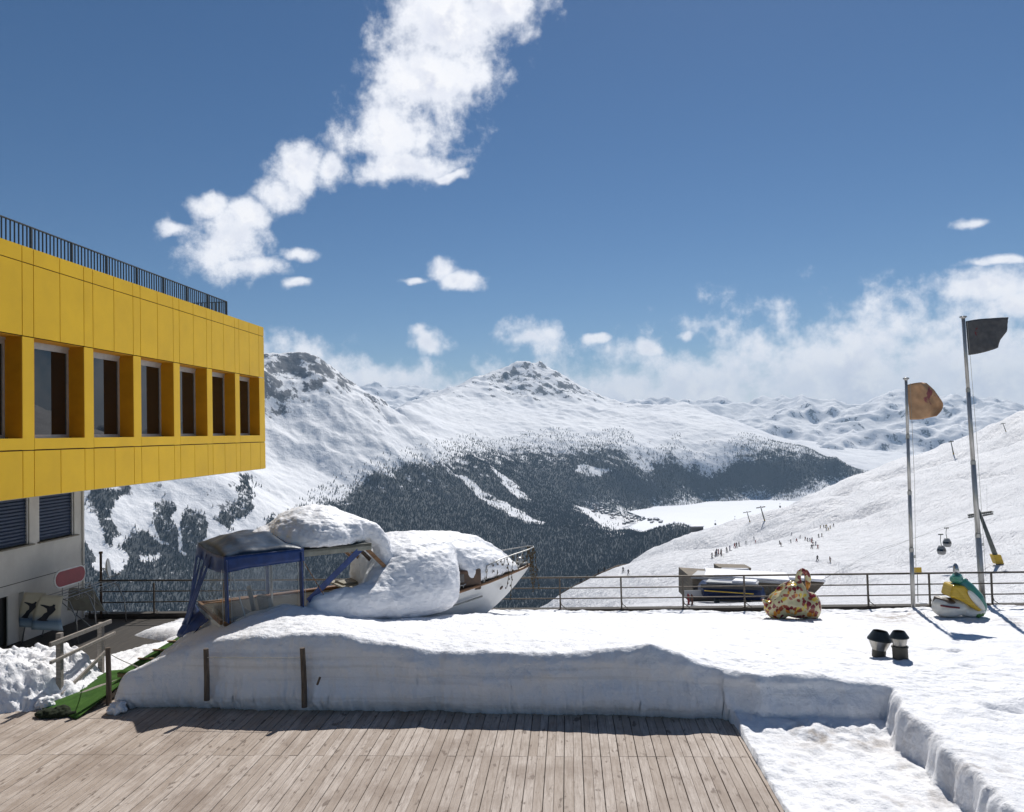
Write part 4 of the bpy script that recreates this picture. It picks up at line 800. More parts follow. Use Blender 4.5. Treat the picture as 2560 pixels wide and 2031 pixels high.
mb = poly_loft([(1.66, near(-1.40, -1.14, 1.18, 1.38)), (1.85, near(-1.55, -1.02, 1.12, 1.60)), (2.3, near(-1.64, -.95, 1.02, 1.70)), (2.8, near(-1.68, -.92, .94, 1.70)), (3.1, near(-1.72, -.80, .90, 1.76)), (3.35, near(-1.74, -.2, .88, 1.95)), (3.6, sec(-1.74, .87, 2.25)), (3.9, sec(-1.73, .85, 2.52)), (4.4, sec(-1.70, .84, 2.62)), (5.0, sec(-1.62, .88, 2.60)), (5.3, sec(-1.46, .98, 2.57)), (5.5, sec(-1.12, 1.35, 2.54)), (5.68, sec(-.62, 1.75, 2.50)), (5.9, sec(-.86, 1.25, 2.47)), (6.4, sec(-.80, 1.24, 2.38)), (6.9, sec(-.62, 1.26, 2.22)), (7.3, sec(-.44, 1.29, 2.02)), (7.65, sec(-.28, 1.32, 1.78)), (7.9, sec(-.12, 1.34, 1.50))])
o = mb.build('snow_load', 'boat_snow', loc=tuple(B(5, -.5, 1.1))); remesh(o, .035, 14, .15, .55, 5); tag(o, 'thick snow load slumping over the foredeck of the boat', 'snow load')
mb = MB(); mb.ell(B(2.25, -.05, 2.62), (1.12, 1.30, .82), (BA, BB, (0, 0, 1)), 24, 16); mb.ell(B(1.75, .25, 2.62), (.95, 1.0, .45), (BA, BB, (0, 0, 1))); mb.ell(B(2.75, -.3, 2.75), (.75, .9, .5), (BA, BB, (0, 0, 1)))
for i, v in enumerate(mb.V):
    if v[2] < 2.612: mb.V[i] = (v[0], v[1], 2.612)
mb.tube([B(3.0, -.75, 2.92), B(3.38, -.80, 2.80), B(3.62, -.85, 2.50), B(3.70, -.85, 2.15), B(3.62, -.9, 1.9)], [.22, .24, .22, .2, .24], 12)
o = mb.build('snow_mound', 'boat_snow', loc=tuple(B(2.3, 0, 2.61))); remesh(o, .035, 7, .13, .32, 5); tag(o, 'rounded snow mound on the roof of the boat', 'snow mound')
# ------------------------------------------------------------------ flagpoles
pm('pole_alu', (.52, .51, .49), (.42, .41, .39), .35, 4, metal=.5)
pm('rope', (.5, .47, .4), rough=.9)
s = MatB('faded_backlit_flag'); s.col(s.mix(s.ramp(s.noise(2.2, 3, .6), [(.64, (0, 0, 0)), (.68, (1, 1, 1))]), s.ramp(s.noise(9, 4), [(.3, (.52, .29, .155)), (.7, (.60, .36, .20))]), (.33, .10, .10))); s.set(Roughness=.85)  # faded cloth, made paler: light shining through is put into the colour
s = MatB('dark_backlit_flag'); s.col(s.mix(s.ramp(s.noise(2.6, 3, .6), [(.63, (0, 0, 0)), (.67, (1, 1, 1))]), s.ramp(s.noise(9, 4), [(.3, (.11, .105, .105)), (.7, (.15, .145, .145))]), (.22, .04, .045))); s.set(Roughness=.85)  # grey raised likewise, backlight painted into the cloth
def flagpole(bot, top, r0, r1, label, flag, mat, seed):
    bot = np.array(bot); top = np.array(top); f = thing('flagpole', label, 'flagpole', tuple(bot), 'flagpoles behind the railing')
    ax = top-bot; n = 4
    for k in range(n):
        a, b = bot+ax*k/n, bot+ax*(k+1)/n; ra = r0+(r1-r0)*k/n
        mb = MB(); mb.tube([a, b], ra, 14); se = mb.build('pole_section', 'pole_alu', f, True)
        if k: mb = MB(); mb.tube([a-ax/np.linalg.norm(ax)*.05, a+ax/np.linalg.norm(ax)*.05], ra+.012, 14); mb.build('collar', 'pole_alu', se)
    mb = MB(); mb.lathe(top, [(r1, -.03), (r1*1.3, 0), (r1*2.6, .03), (r1*2.5, .06), (0.001, .075)], 16); mb.build('truck', 'pole_alu', f, True)
    mb = MB(); mb.tube([top+np.array([.10, -.02, -.1]), bot+ax*.55+np.array([.13, -.02, 0]), bot+np.array([.1, -.02, .9])], .005, 5); mb.build('halyard', 'rope', f)
    mb = MB(); mb.box(bot+ax*.22+np.array([r0*1.1, 0, 0]), (.06, .04, .08)); mb.build('cleat', 'pole_alu', f)
    # cloth: px outline, row by row, at the pole's distance
    Y = bot[1]; tl, tr_, br_, bl = flag; u, v = np.meshgrid(np.linspace(0, 1, 30), np.linspace(0, 1, 20), indexing='ij')
    bulge = np.sin(v*math.pi)
    px = (tl[0]*(1-v)+bl[0]*v)*(1-u) + (tr_[0]*(1-v)+br_[0]*v+tr_[2]*bulge)*u; py = (tl[1]*(1-u)+tr_[1]*u)*(1-v) + (bl[1]*(1-u)+br_[1]*u)*v - 5*np.sin(u*math.pi)*(1-2*v)*.6
    P = np.array([[atY(px[i, j], py[i, j], Y) for j in range(20)] for i in range(30)])
    wv_ = .10*np.sin(u*7+v*1.7+seed)*u + .08*fbm(u*3+seed, v*3, 3, seed)*u**.5; P[..., 1] += wv_; P[..., 0] += .03*np.sin(v*9+seed)*u
    mb = MB(); mb.grid(P); fl = mb.build('flag', mat, f, True); so_ = fl.modifiers.new('cloth', 'SOLIDIFY'); so_.thickness = .005; return f
Yp = RY-.14
flagpole(atY(2283, 1517, Yp), atY(2265, 950, Yp), .055, .032, 'shorter pale flagpole with a brown flag behind the railing', ((2268,962), (2318,957,26), (2342,1040), (2274,1049)), 'faded_backlit_flag', 1)
Yp2 = RY+.42
flagpole(atY(2458, 1522, Yp2), atY(2408, 796, Yp2), .078, .037, 'taller pale flagpole with a dark grey flag at the right', ((2414,803), (2519,794,2), (2496,868), (2421,888)), 'dark_backlit_flag', 4)

# ------------------------------------------------------------------ painted bird sculptures
s = MatB('flower_lacquer'); vo = s.n('ShaderNodeTexVoronoi'); vo.inputs['Scale'].default_value = 9.5; wv_ = s.n('ShaderNodeVectorMath', operation='ADD'); nz = s.n('ShaderNodeTexNoise'); nz.inputs['Scale'].default_value = 5
s.l(s.tc.outputs['Object'], nz.inputs['Vector']); sc_ = s.n('ShaderNodeVectorMath', operation='SCALE'); s.l(nz.outputs['Color'], sc_.inputs[0]); sc_.inputs['Scale'].default_value = .16; s.l(s.tc.outputs['Object'], wv_.inputs[0]); s.l(sc_.outputs[0], wv_.inputs[1]); s.l(wv_.outputs[0], vo.inputs['Vector'])
sx_ = s.n('ShaderNodeSeparateColor'); s.l(vo.outputs['Color'], sx_.inputs[0])
cc = s.ramp(sx_.outputs[0], [(0, (.19, .018, .022)), (.24, (.60, .24, .03)), (.40, (.66, .47, .06)), (.55, (.60, .54, .30)), (.78, (.30, .07, .035))]); s.t.nodes[-1].color_ramp.interpolation = 'CONSTANT'
ed_ = s.n('ShaderNodeMapRange'); s.l(vo.outputs['Distance'], ed_.inputs[0]); ed_.inputs[1].default_value = .52; ed_.inputs[2].default_value = .62
s.col(s.mix(ed_.outputs[0], cc, (.56, .49, .28))); s.set(Roughness=.16, Specular_IOR_Level=.6); s.bump(s.noise(7, 3), .25, .03)
pm('beak_orange', (.62, .27, .03), (.5, .18, .03), .25, 6)
pm('statue_white', (.72, .71, .66), (.58, .57, .52), .3, 4)
pm('statue_yellow', (.60, .40, .03), (.46, .29, .02), .35, 3, stretch=(1, 1, 14))
pm('statue_teal', (.05, .20, .20), (.06, .26, .16), .3, 6)
pm('statue_red', (.20, .015, .02), (.12, .01, .015), .4, 6)
pm('statue_silver', (.55, .55, .55), (.3, .3, .3), .2, 5, metal=.8)
pm('statue_green', (.10, .25, .05), (.05, .15, .04), .4, 9)
pm('statue_brown', (.10, .07, .05), (.06, .04, .03), .5, 6)
bp = atZ(1978, 1552, .06); q = lambda u, v, w=0.0: np.array([bp[0]+u, bp[1]+w, bp[2]+v])
sw = thing('swan_sculpture', 'swan sculpture covered in a red and orange leaf pattern before the railing', 'sculpture', tuple(bp))
ry = lambda d: ((math.cos(R(d)), 0, math.sin(R(d))), (0, 1, 0), (-math.sin(R(d)), 0, math.cos(R(d))))
mb = MB(); mb.ell(q(.10, .42), (.60, .36, .34), ry(-14)); mb.ell(q(.50, .36), (.25, .32, .36)); mb.ell(q(-.36, .28), (.32, .28, .24), ry(-20)); mb.tube([q(-.35, .30), q(-.55, .40), q(-.72, .56)], [.20, .12, .015], 10)
for sd in (-1, 1):
    mb.ell(q(-.04, .64, sd*.2), (.36, .12, .28), ry(40)); mb.ell(q(-.28, .50, sd*.22), (.30, .10, .20), ry(35)); mb.ell(q(.02, .86, sd*.10), (.17, .10, .12), ry(30))
mb.tube([q(.30, .55), q(.25, .78), q(.215, .95), q(.21, 1.10), q(.25, 1.21), q(.33, 1.26), q(.41, 1.22), q(.455, 1.12), q(.46, 1.02), q(.45, .93)], [.24, .16, .095, .072, .07, .07, .075, .08, .075, .06], 12)
o = mb.build('body', 'flower_lacquer', sw); remesh(o, .022, 5)
mb = MB(); mb.tube([q(.455, .97), q(.445, .86), q(.42, .76)], [.066, .05, .012], 10); mb.build('beak', 'beak_orange', sw, True)
bp = atZ(2402, 1545, .05); k_ = 1/97.0
d2 = thing('bird_sculpture', 'painted bird sculpture with yellow breast teal back and silver crown', 'sculpture', tuple(bp)); pxq = lambda x, y, w=0: q((x-2402)*k_, (1545-y)*k_, w)
mb = MB(); mb.ell(pxq(2378, 1519), (.44, .34, .24), ry(6)); mb.ell(pxq(2358, 1508), (.22, .26, .18)); mb.ell(pxq(2425, 1528), (.36, .26, .15)); o = mb.build('body', 'statue_white', d2); remesh(o, .025, 5)
mb = MB(); mb.ell(pxq(2372, 1503), (.33, .27, .085), ry(-16)); mb.tube([pxq(2345, 1492), pxq(2343, 1502), pxq(2352, 1510)], [.03, .07, .05], 8); o = mb.build('bill', 'statue_brown', d2); remesh(o, .02, 3)
mb = MB(); mb.tube([pxq(2345, 1509, -.24), pxq(2362, 1511, -.31), pxq(2385, 1513, -.33)], .022, 6); mb.build('bill_stripe', 'statue_red', d2, True)
mb = MB(); mb.poly([pxq(2376, 1460, -.27), pxq(2402, 1462, -.27), pxq(2424, 1488, -.30), pxq(2443, 1516, -.31), pxq(2433, 1525, -.31), pxq(2408, 1508, -.30), pxq(2388, 1496, -.29), pxq(2367, 1489, -.27)], (0, .54, 0)); mb.build('breast', 'statue_yellow', d2, bevel=.05)
mb = MB(); mb.tube([pxq(2402, 1455), pxq(2420, 1475), pxq(2437, 1498), pxq(2448, 1520), pxq(2450, 1536)], [.15, .19, .21, .18, .10], 14); o = mb.build('back', 'statue_teal', d2); remesh(o, .025, 3)
mb = MB(); mb.tube([pxq(2420, 1526, -.12), pxq(2436, 1532, -.14), pxq(2449, 1530, -.1)], [.09, .11, .07], 10); o = mb.build('tail', 'statue_green', d2); remesh(o, .02, 2, .08, .08)
mb = MB(); mb.ell(pxq(2425, 1496, -.33), (.085, .05, .31), ry(38), 16, 12); mb.build('wing', 'statue_white', d2, True)
mb = MB(); mb.ell(pxq(2396, 1451), (.16, .17, .12)); mb.ell(pxq(2392, 1443, -.1), (.11, .1, .06)); mb.ell(pxq(2399, 1441), (.12, .13, .06), ry(-20)); o = mb.build('head', 'statue_teal', d2); remesh(o, .02, 3)
mb = MB(); mb.tube([pxq(2396, 1438), pxq(2396, 1428), pxq(2395, 1418), pxq(2395, 1412)], [.075, .07, .062, .02], 12); mb.build('crown', 'statue_silver', d2, True)
mb = MB(); [mb.ell(pxq(2416+6*math.cos(a), 1460+7*math.sin(a)), (.05, .05, .05), None, 8, 6) for a in np.linspace(0, 5.2, 6)]; mb.ell(pxq(2411, 1453), (.06, .06, .06)); o = mb.build('comb', 'statue_red', d2); remesh(o, .015, 1)

# ------------------------------------------------------------------ roof vents standing in the snow
pm('vent_dark', (.035, .045, .048), (.022, .028, .03), .45, 8, metal=.3)
pm('vent_bright', (.48, .46, .43), (.24, .23, .20), .3, 3, metal=.8, stretch=(3, 3, .6))
pm('vent_olive', (.065, .060, .045), (.04, .036, .027), .6, 6)
def vent(px, py, sc, rows, label, tilt=0):
    b = atZ(px, py, snow_at(*atZ(px, py, .3)[:2])); v = thing('roof_vent', label, 'vent', tuple(b), 'metal roof vents in the snow'); ax = nrm((tilt, 0, 1))
    for nm, mt_, pf in rows: mb = MB(); mb.lathe(b-np.array([0, 0, .06]), [(r*sc, z*sc) for r, z in pf], 28, ax); o = mb.build(nm, mt_, v, True); so_ = o.modifiers.new('wall', 'SOLIDIFY'); so_.thickness = .008; o.modifiers.new('edge', 'EDGE_SPLIT').split_angle = R(28)
vent(2196, 1642, 1.0, (('pipe', 'vent_olive', [(.125, 0), (.125, .22)]), ('lower_cone', 'vent_bright', [(.127, .20), (.215, .40)]), ('upper_cone', 'vent_dark', [(.228, .385), (.228, .40), (.132, .56)])), 'wider double cone metal vent poking out of the snow, left one', .10)
vent(2252, 1655, 1.0, (('pipe', 'vent_olive', [(.137, 0), (.137, .33), (.150, .335), (.150, .36), (.12, .365)]), ('lower_cone', 'vent_bright', [(.108, .35), (.152, .53)]), ('upper_cone', 'vent_dark', [(.172, .52), (.172, .535), (.105, .64)])), 'narrower double cone vent on a dark pipe, right one', -.02)

# ------------------------------------------------------------------ ramp, handrail, rope posts
pm('grey_timber', (.36, .325, .29), (.20, .175, .15), .8, 5, stretch=(1, 8, 8), bump=.3)
pm('post_timber', (.15, .115, .085), (.07, .052, .04), .85, 5, stretch=(6, 6, .8), bump=.4)
pm('batten_timber', (.34, .22, .11), (.22, .14, .07), .8, 6)
s = MatB('green_turf'); s.col(s.ramp(s.noise(3, 6, .65), [(.3, (.024, .070, .010)), (.7, (.060, .140, .024))])); s.set(Roughness=.9, Specular_IOR_Level=.15); s.bump(s.noise(120, 3), .6, .012)
s = MatB('dark_turf'); s.col(s.ramp(s.noise(20, 4), [(.3, (.006, .010, .003)), (.7, (.02, .03, .01))])); s.set(Roughness=1)
def ground_mat(c1, c2, c3, c4, th, name, mat, par, nx=12, ny=20, wv=.012):
    u, v = np.meshgrid(np.linspace(0, 1, ny), np.linspace(0, 1, nx), indexing='ij'); c1, c2, c3, c4 = map(np.array, (c1, c2, c3, c4))
    P = ((1-u)*(1-v))[..., None]*c1 + ((1-u)*v)[..., None]*c2 + (u*v)[..., None]*c3 + (u*(1-v))[..., None]*c4; P[..., 2] += wv*fbm(P[..., 0]*2, P[..., 1]*2, 3, 5); P[..., 1] += .06*fbm(P[..., 0]*3, P[..., 0]*0, 3, 6)*(u < .01)
    mb = MB(); mb.grid(P); o = mb.build(name, mat, par, True); so_ = o.modifiers.new('pile', 'SOLIDIFY'); so_.thickness = th; so_.offset = 1; return o
rb = (-9.5, 14, 0); rp_ = thing('ramp', 'low wooden ramp with green turf mat beside the handrail', 'ramp', rb)
ground_mat(atZ(105, 1772, .03), atZ(192, 1797, .02), (-8.86, 15.55, .36), (-10.0, 16.3, .10), .015, 'turf_mat', 'green_turf', rp_)
mb = MB(); P = [np.array(atZ(125, 1758, .0)), np.array(atZ(240, 1768, .0)), np.array((-8.9, 15.5, .32)), np.array((-10.02, 16.25, .06))]; mb.poly([p-np.array([0, 0, .10]) for p in P], (0, 0, .095)); mb.build('ramp_board', 'grey_timber', rp_)
mb = MB(); c = atZ(132, 1784, .05); mb.ell(c, (.34, .16, .09)); mb.ell(c+np.array([.12, .06, .03]), (.18, .12, .09)); mb.tube([c+np.array([.3, 0, 0]), c+np.array([.6, .02, -.02])], [.06, .01], 6); o = mb.build('turf_scrap', 'dark_turf', loc=tuple(c)); remesh(o, .02, 2, .08, .06); tag(o, 'dark crumpled scrap of turf at the foot of the ramp', 'turf scrap')
gw = thing('gangway', 'raised gangway with green turf and wooden battens leading to the canopy', 'gangway', (-8.7, 17, .3))
ga, gb_ = np.array((-9.12, 15.15, .40)), np.array((-9.05, 18.7, .55))
wv2_ = np.array((.95, .12, -.06)); ground_mat(ga, ga+wv2_, gb_+wv2_, gb_, .012, 'turf_mat', 'green_turf', gw, 8, 20, .01)
mb = MB(); mb.poly([ga-np.array([0, 0, .08]), ga+wv2_-np.array([0, 0, .08]), gb_+wv2_-np.array([0, 0, .08]), gb_-np.array([0, 0, .08])], (0, 0, .074)); mb.build('gangway_board', 'batten_timber', gw)
for f in (.22, .38, .55, .72, .86):
    p = ga+(gb_-ga)*f+np.array([0, 0, .035]); mb = MB(); mb.bar(p-np.array([.03, 0, 0]), p+wv2_*.97, .05, .03); mb.build('batten', 'batten_timber', gw)
hr_ = thing('handrail', 'grey timber handrail on two posts beside the ramp', 'handrail', (-10.15, 15.5, 0))
p1, p2 = atZ(150, 1745, 0), atZ(253, 1690, 0)
h1 = atY(150, 1582, p1[1]); h2 = atY(253, 1556, p2[1])
for p, h in ((p1, h1), (p2, h2)): mb = MB(); mb.bar(np.array([p[0], p[1], -.13]), np.array([p[0], p[1], h[2]]), .10, .10, up=(0, 1, 0)); mb.build('post', 'grey_timber', hr_, bevel=.006)
for a, b, w_ in (((125,1612), (277,1553), .085), ((126,1657), (287,1582), .06)):
    A_ = atX(*a, -10.07); B_ = atX(*b, -10.07); mb = MB(); mb.bar(A_, B_, .05, w_); mb.build('rail', 'grey_timber', hr_, bevel=.005)
mb = MB(); mb.bar(atX(155, 1738, -10.02), atX(263, 1630, -9.98), .045, .075); mb.build('diagonal_brace', 'grey_timber', hr_, bevel=.005)
pr_ = [(270,1619,1728,14.55,'left'), (515,1622,1740,None,'middle'), (756,1620,1757,None,'right')]
lb = ['rough wooden stake at the left end of the bank beside the ramp', 'rough wooden stake set in the bank face, middle of three', 'rough wooden stake set in the bank face, rightmost of three']
tops = []
for (px, y0, y1, Y, w_), l_ in zip(pr_, lb):
    if Y is None: X_ = atY(px, y1, 14.0)[0]; Y = float(np.interp(X_, XI, YI))+.0
    t_ = atY(px, y0, Y); b_ = atY(px+(5 if w_ == 'right' else 2), y1+(30 if w_ == 'left' else 0), Y-.03); mb = MB(); mb.tube([b_-np.array([0, 0, .08]), b_*.6+t_*.4+np.array([.008, 0, 0]), t_], [.052, .05, .047], 9); tag(mb.build('stake', 'post_timber', loc=tuple(b_)), l_, 'stake', 'stakes of the rope fence'); tops.append(t_)
def rope(a, b, sag, label, r=.008):
    a, b = np.array(a), np.array(b); mb = MB(); mb.tube([a*(1-f)+b*f-np.array([0, 0, sag*4*f*(1-f)]) for f in np.linspace(0, 1, 12)], r, 6); tag(mb.build('rope', 'rope', loc=tuple(a)), label, 'rope', 'ropes between the stakes')
rope(tops[0]-np.array([0, 0, .1]), atY(362, 1672, 14.42), .03, 'rope running from the left stake down into the snow')
rope(atY(250, 1640, 15.6), tops[0]-np.array([0, 0, .12]), .02, 'short rope between handrail and left stake')
rope(tops[1]-np.array([0, .03, .15]), tops[2]-np.array([0, .03, .17]), .0, 'rope stretched across the bank face between two stakes', .006)
mb = MB(); c = atY(797, 1702, 13.98); mb.bar(c-np.array([.03, 0, .07]), c+np.array([.03, -.02, .07]), .03, .03); tag(mb.build('wood_stub', 'post_timber', loc=tuple(c)), 'small wood stub sticking out of the bank face', 'wood stub')

# ------------------------------------------------------------------ under the overhang: ski rack, bench, dish
pm('rack_tube', (.30, .30, .29), (.2, .2, .19), .4, 9, metal=.6)
s = MatB('rack_print'); sp_ = s.n('ShaderNodeSeparateXYZ'); s.l(s.tc.outputs['Object'], sp_.inputs[0]); s.col(s.ramp(s.mth('MULTIPLY', sp_.outputs[2], .8), [(.10, (.50, .52, .52)), (.45, (.30, .40, .47)), (.55, (.10, .17, .26)), (.68, (.52, .47, .34)), (.9, (.58, .52, .38))])); s.set(Roughness=.6)
pm('print_black', (.012, .014, .022), rough=.6); pm('sign_red', (.22, .012, .022), (.17, .01, .018), .5, 3); pm('sign_white', (.7, .69, .66), rough=.5); pm('canvas_beige', (.36, .34, .27), rough=.8)
XK = -14.05
rk_ = thing('ski_rack', 'tubular ski rack with printed end panels and a red sign under the overhang', 'ski rack', (-13.6, 20.5, -.13))
def hoop(y, w0=-14.25, w1=-12.75): return [(w0+.0, y-.15, -.13), (w0+.12, y-.1, .55), (w0+.35, y, .92), (w0+.62, y+.02, 1.0), (w1-.55, y+.02, 1.0), (w1-.3, y, .92), (w1-.08, y-.05, .5), (w1, y-.1, -.13)]
HY_ = (19.55, 20.35, 21.75)
for y in HY_: mb = MB(); mb.tube(hoop(y), .016, 8); mb.build('hoop', 'rack_tube', rk_, True)
for x in (-13.9, -13.63, -13.4, -13.12): mb = MB(); mb.tube([(x, 19.5, 1.0), (x, 21.8, 1.0)], .012, 6); mb.build('crossbar', 'rack_tube', rk_)
for k in range(12):
    y = 19.7+k*.17; mb = MB(); mb.tube([(-13.05, y, 1.0), (-12.95, y, .93), (-12.93, y+.05, .93), (-12.98, y+.08, .99)], .008, 5); mb.build('hook', 'rack_tube', rk_)
for a, b in (((-13.3, 19.6, .9), (-13.3, 20.9, -.1)), ((-13.3, 20.6, .95), (-13.3, 21.7, .1)), ((-13.25, 20.9, .95), (-13.25, 21.0, -.12))): mb = MB(); mb.tube([a, b], .014, 6); mb.build('strut', 'rack_tube', rk_)
# printed panels follow the curve of the hoops at the near end
sil = [(.10,.18),(.30,.36),(.38,.50),(.50,.58),(.46,.72),(.30,.80),(.12,.86),(.11,.90),(.32,.88),(.55,.84),(.66,.86),(.72,.93),(.80,.90),(.79,.80),(.86,.70),(.80,.62),(.72,.52),(.60,.40),(.52,.24),(.50,.20),(.60,.16),(.30,.15)]
for (pa, pb_, pc, pd) in (((103,1487),(158,1489),(158,1577),(78,1574)), ((62,1481),(116,1482),(90,1570),(48,1567))):
    Yq = 18.9 if pa[0] > 90 else 19.15
    A_, B2, C2, D2_ = [atY(p_[0], p_[1], Yq+dy) for p_, dy in ((pa, .35), (pb_, .35), (pc, 0), (pd, 0))]
    u, v = np.meshgrid(np.linspace(0, 1, 8), np.linspace(0, 1, 12), indexing='ij'); P = ((1-u)*(1-v))[..., None]*A_+(u*(1-v))[..., None]*B2+(u*v)[..., None]*C2+((1-u)*v)[..., None]*D2_; P[..., 1] -= .10*np.sin(v*math.pi)
    mb = MB(); mb.grid(P); pn = mb.build('print_panel', 'rack_print', rk_, True); so_ = pn.modifiers.new('sheet', 'SOLIDIFY'); so_.thickness = .008
    def pp(a, b): u_=a; v_=1-b; w_ = (1-u_)*(1-v_)*A_+u_*(1-v_)*B2+u_*v_*C2+(1-u_)*v_*D2_; return w_+np.array([0, -.10*math.sin(v_*math.pi)-.02, 0])
    mb = MB(); mb.poly([pp(a*.86+.08, .28+(b-.15)*.62) for a, b in sil], (0, .006, 0)); mb.build('skier_print', 'print_black', pn)
mb = MB(); mb.poly([atY(172, 1470, 21.2), atY(232, 1470, 21.2), atY(262, 1528, 21.2), atY(168, 1526, 21.2)], (0, .01, 0)); mb.build('back_canvas', 'canvas_beige', rk_)
c_ = atY(172, 1441, 20.3); ax_ = nrm(atY(200, 1430, 20.3+.6)-atY(145, 1452, 20.3-.6)*1.0); ax_ = nrm(np.array([.05, 1.0, 0]))
def pill(L_, r, off): return [c_+np.array([off, 0, 0])+np.array([0, 1, 0])*(L_*sg+r*math.cos(a))+np.array([0, 0, 1])*(r*math.sin(a)) for sg, rng in ((1, np.linspace(-math.pi/2, math.pi/2, 9)), (-1, np.linspace(math.pi/2, 1.5*math.pi, 9))) for a in rng]
mb = MB(); mb.poly(pill(.42, .235, 0), (.05, 0, 0)); sg_ = mb.build('sign_board', 'sign_white', rk_); mb = MB(); mb.poly(pill(.42, .20, .053), (.008, 0, 0)); mb.build('sign_face', 'sign_red', sg_)
for d in (-.3, .4): mb = MB(); mb.tube([c_+np.array([.02, d, -.22]), c_+np.array([.02, d, -.62])], .014, 6); mb.build('sign_post', 'rack_tube', rk_)
bn = atZ(10, 1600, -.13); be = thing('bench', 'dark wooden bench with curved runner by the door', 'bench', tuple(bn)); bx_ = bn+np.array([-.35, .1, 0])
for k in range(3): mb = MB(); mb.box(bx_+np.array([-.2+.16*k, 0, .46]), (.14, 1.5, .035)); mb.build('seat_board', 'grey_timber', be)
for y in (-.55, .55): mb = MB(); mb.box(bx_+np.array([-.1, y, .22]), (.3, .06, .44)); mb.build('leg', 'boat_dark_wood', be)
mb = MB(); mb.tube([bx_+np.array([.2, -.8, .02]), bx_+np.array([.22, .5, .02]), bx_+np.array([.22, .75, .12]), bx_+np.array([.22, .86, .35]), bx_+np.array([.22, .84, .62])], .025, 8); mb.build('runner', 'boat_dark_wood', be, True)
db = atY(253, 1520, RY-.1); dp = thing('satellite_dish', 'pale satellite dish on a rusty post at the railing corner', 'satellite dish', (db[0], db[1], 0))
pm('rusty_steel', (.085, .055, .035), (.05, .03, .02), .8, 9)
mb = MB(); mb.tube([(db[0], db[1], -.1), (db[0], db[1], atY(253, 1383, db[1])[2])], .035, 10); mb.tube([(db[0], db[1], atY(253, 1384, db[1])[2]), (db[0], db[1], atY(253, 1379, db[1])[2])], .055, 10); mb.build('post', 'rusty_steel', dp, True)
dc = atY(264, 1422, db[1]); dn_ = nrm((.90, .40, .12))
mb = MB(); mb.lathe(dc, [(.001, 0), (.12, .012), (.22, .04), (.30, .085)], 24, dn_); o = mb.build('dish', 'statue_white', dp, True); so_ = o.modifiers.new('rim', 'SOLIDIFY'); so_.thickness = .012
mb = MB(); mb.tube([dc+np.array([.03, 0, -.27]), dc+np.array([.42, -.05, -.16])], .012, 6); mb.box(dc+np.array([.44, -.05, -.14]), (.07, .05, .05)); mb.tube([dc+np.array([-.01, 0, 0]), np.array([db[0], db[1], dc[2]])], .02, 6); mb.build('feed_arm', 'galvanised', dp)
pm('thatch', (.26, .16, .09), (.17, .10, .055), .9, 10)
rt = atX(206, 668, -13.8); mb = MB(); mb.ell((rt[0], rt[1], 9.0), (.5, .5, 1.0)); mb.lathe((rt[0], rt[1], 9.045), [(.52, 0), (.52, .25), (.48, .3)], 20); o = mb.build('roof_dome', 'thatch', loc=(rt[0], rt[1], 9.045)); remesh(o, .04, 3); tag(o, 'brown rounded dome behind the rooftop balustrade', 'dome')
# ------------------------------------------------------------------ lift station below the terrace
pm('station_wall', (.20, .16, .11), (.12, .095, .07), .8, .4, stretch=(1, 1, 8))
pm('station_roof', (.42, .42, .42), (.34, .34, .34), .5, .3)
pm('station_snow', (.86, .86, .89), rough=.6, scale=.5, bump=.3, bscale=1, bdist=.2)
pm('terminal_blue', (.012, .022, .075), (.008, .014, .05), .35, .3)
pm('terminal_black', (.012, .013, .016), rough=.4)
pm('lift_yellow', (.62, .40, .02), (.5, .31, .015), .5, 1)
pm('lift_steel', (.14, .15, .13), (.10, .105, .09), .5, .6, metal=.2)
pm('cabin_grey', (.30, .30, .29), (.2, .2, .2), .3, 3)
g0 = slope_hit(1790, 1503); rr_ = nrm(MC[:, 0]*np.array([1, 1, 0])); fw = nrm(np.cross((0, 0, 1), rr_)); DS = math.hypot(g0[0], g0[1]); ppm = F/DS
def S(px, py, w=0.0):
    """point on the station's vertical plane, w metres further back"""
    r = ray(px, py); return EYE+r*(np.dot(g0+fw*w-EYE, fw)/np.dot(r, fw))
st = thing('station_building', 'low dark lift station with a snowy flat gable roof behind the railing', 'building', tuple(g0))
def prism(fr, depth): return [np.array(p) for p in fr], fw*depth
mb = MB(); P, th = prism([S(1731, 1446), S(1975, 1462), S(1975, 1512), S(1731, 1512)], 11); mb.poly(P[::-1], th); mb.build('wall', 'station_wall', st)
mb = MB(); A_, B_, C_, D_ = S(1727, 1446, -.6), S(1978, 1461, -.6), S(1970, 1441, 11.5)+np.array([0, 0, 0]), S(1749, 1427, 11.5); mb.poly([A_, B_, C_, D_], (0, 0, .35)); ro = mb.build('roof', 'station_roof', st)
mb = MB(); sn_ = lambda a, b: (A_*(1-a)+B_*a)*(1-b)+(D_*(1-a)+C_*a)*b+np.array([0, 0, .354]); mb.poly([sn_(.13, .04), sn_(.99, .03), sn_(.99, .99), sn_(.06, .97), sn_(.10, .6)], (0, 0, .35)); mb.build('roof_snow', 'station_snow', st, bevel=.12)
mb = MB(); mb.poly([S(1733, 1462, -.05), S(1840, 1466, -.05), S(1840, 1485, -.05), S(1733, 1485, -.05)][::-1], fw*.04); mb.build('opening', 'terminal_black', st)
for k in range(9):
    p = S(1742+k*26, 1449+k*1.6, -.1); mb = MB(); mb.box(p-np.array([0, 0, .3]), (.25, .4, .5)); mb.build('rafter_end', 'station_wall', st)
mb = MB(); mb.poly([S(1975, 1457, 2), S(2062, 1457, 2), S(2030, 1490, 2), S(1975, 1494, 2)][::-1], fw*7); mb.build('annex', 'station_wall', st)
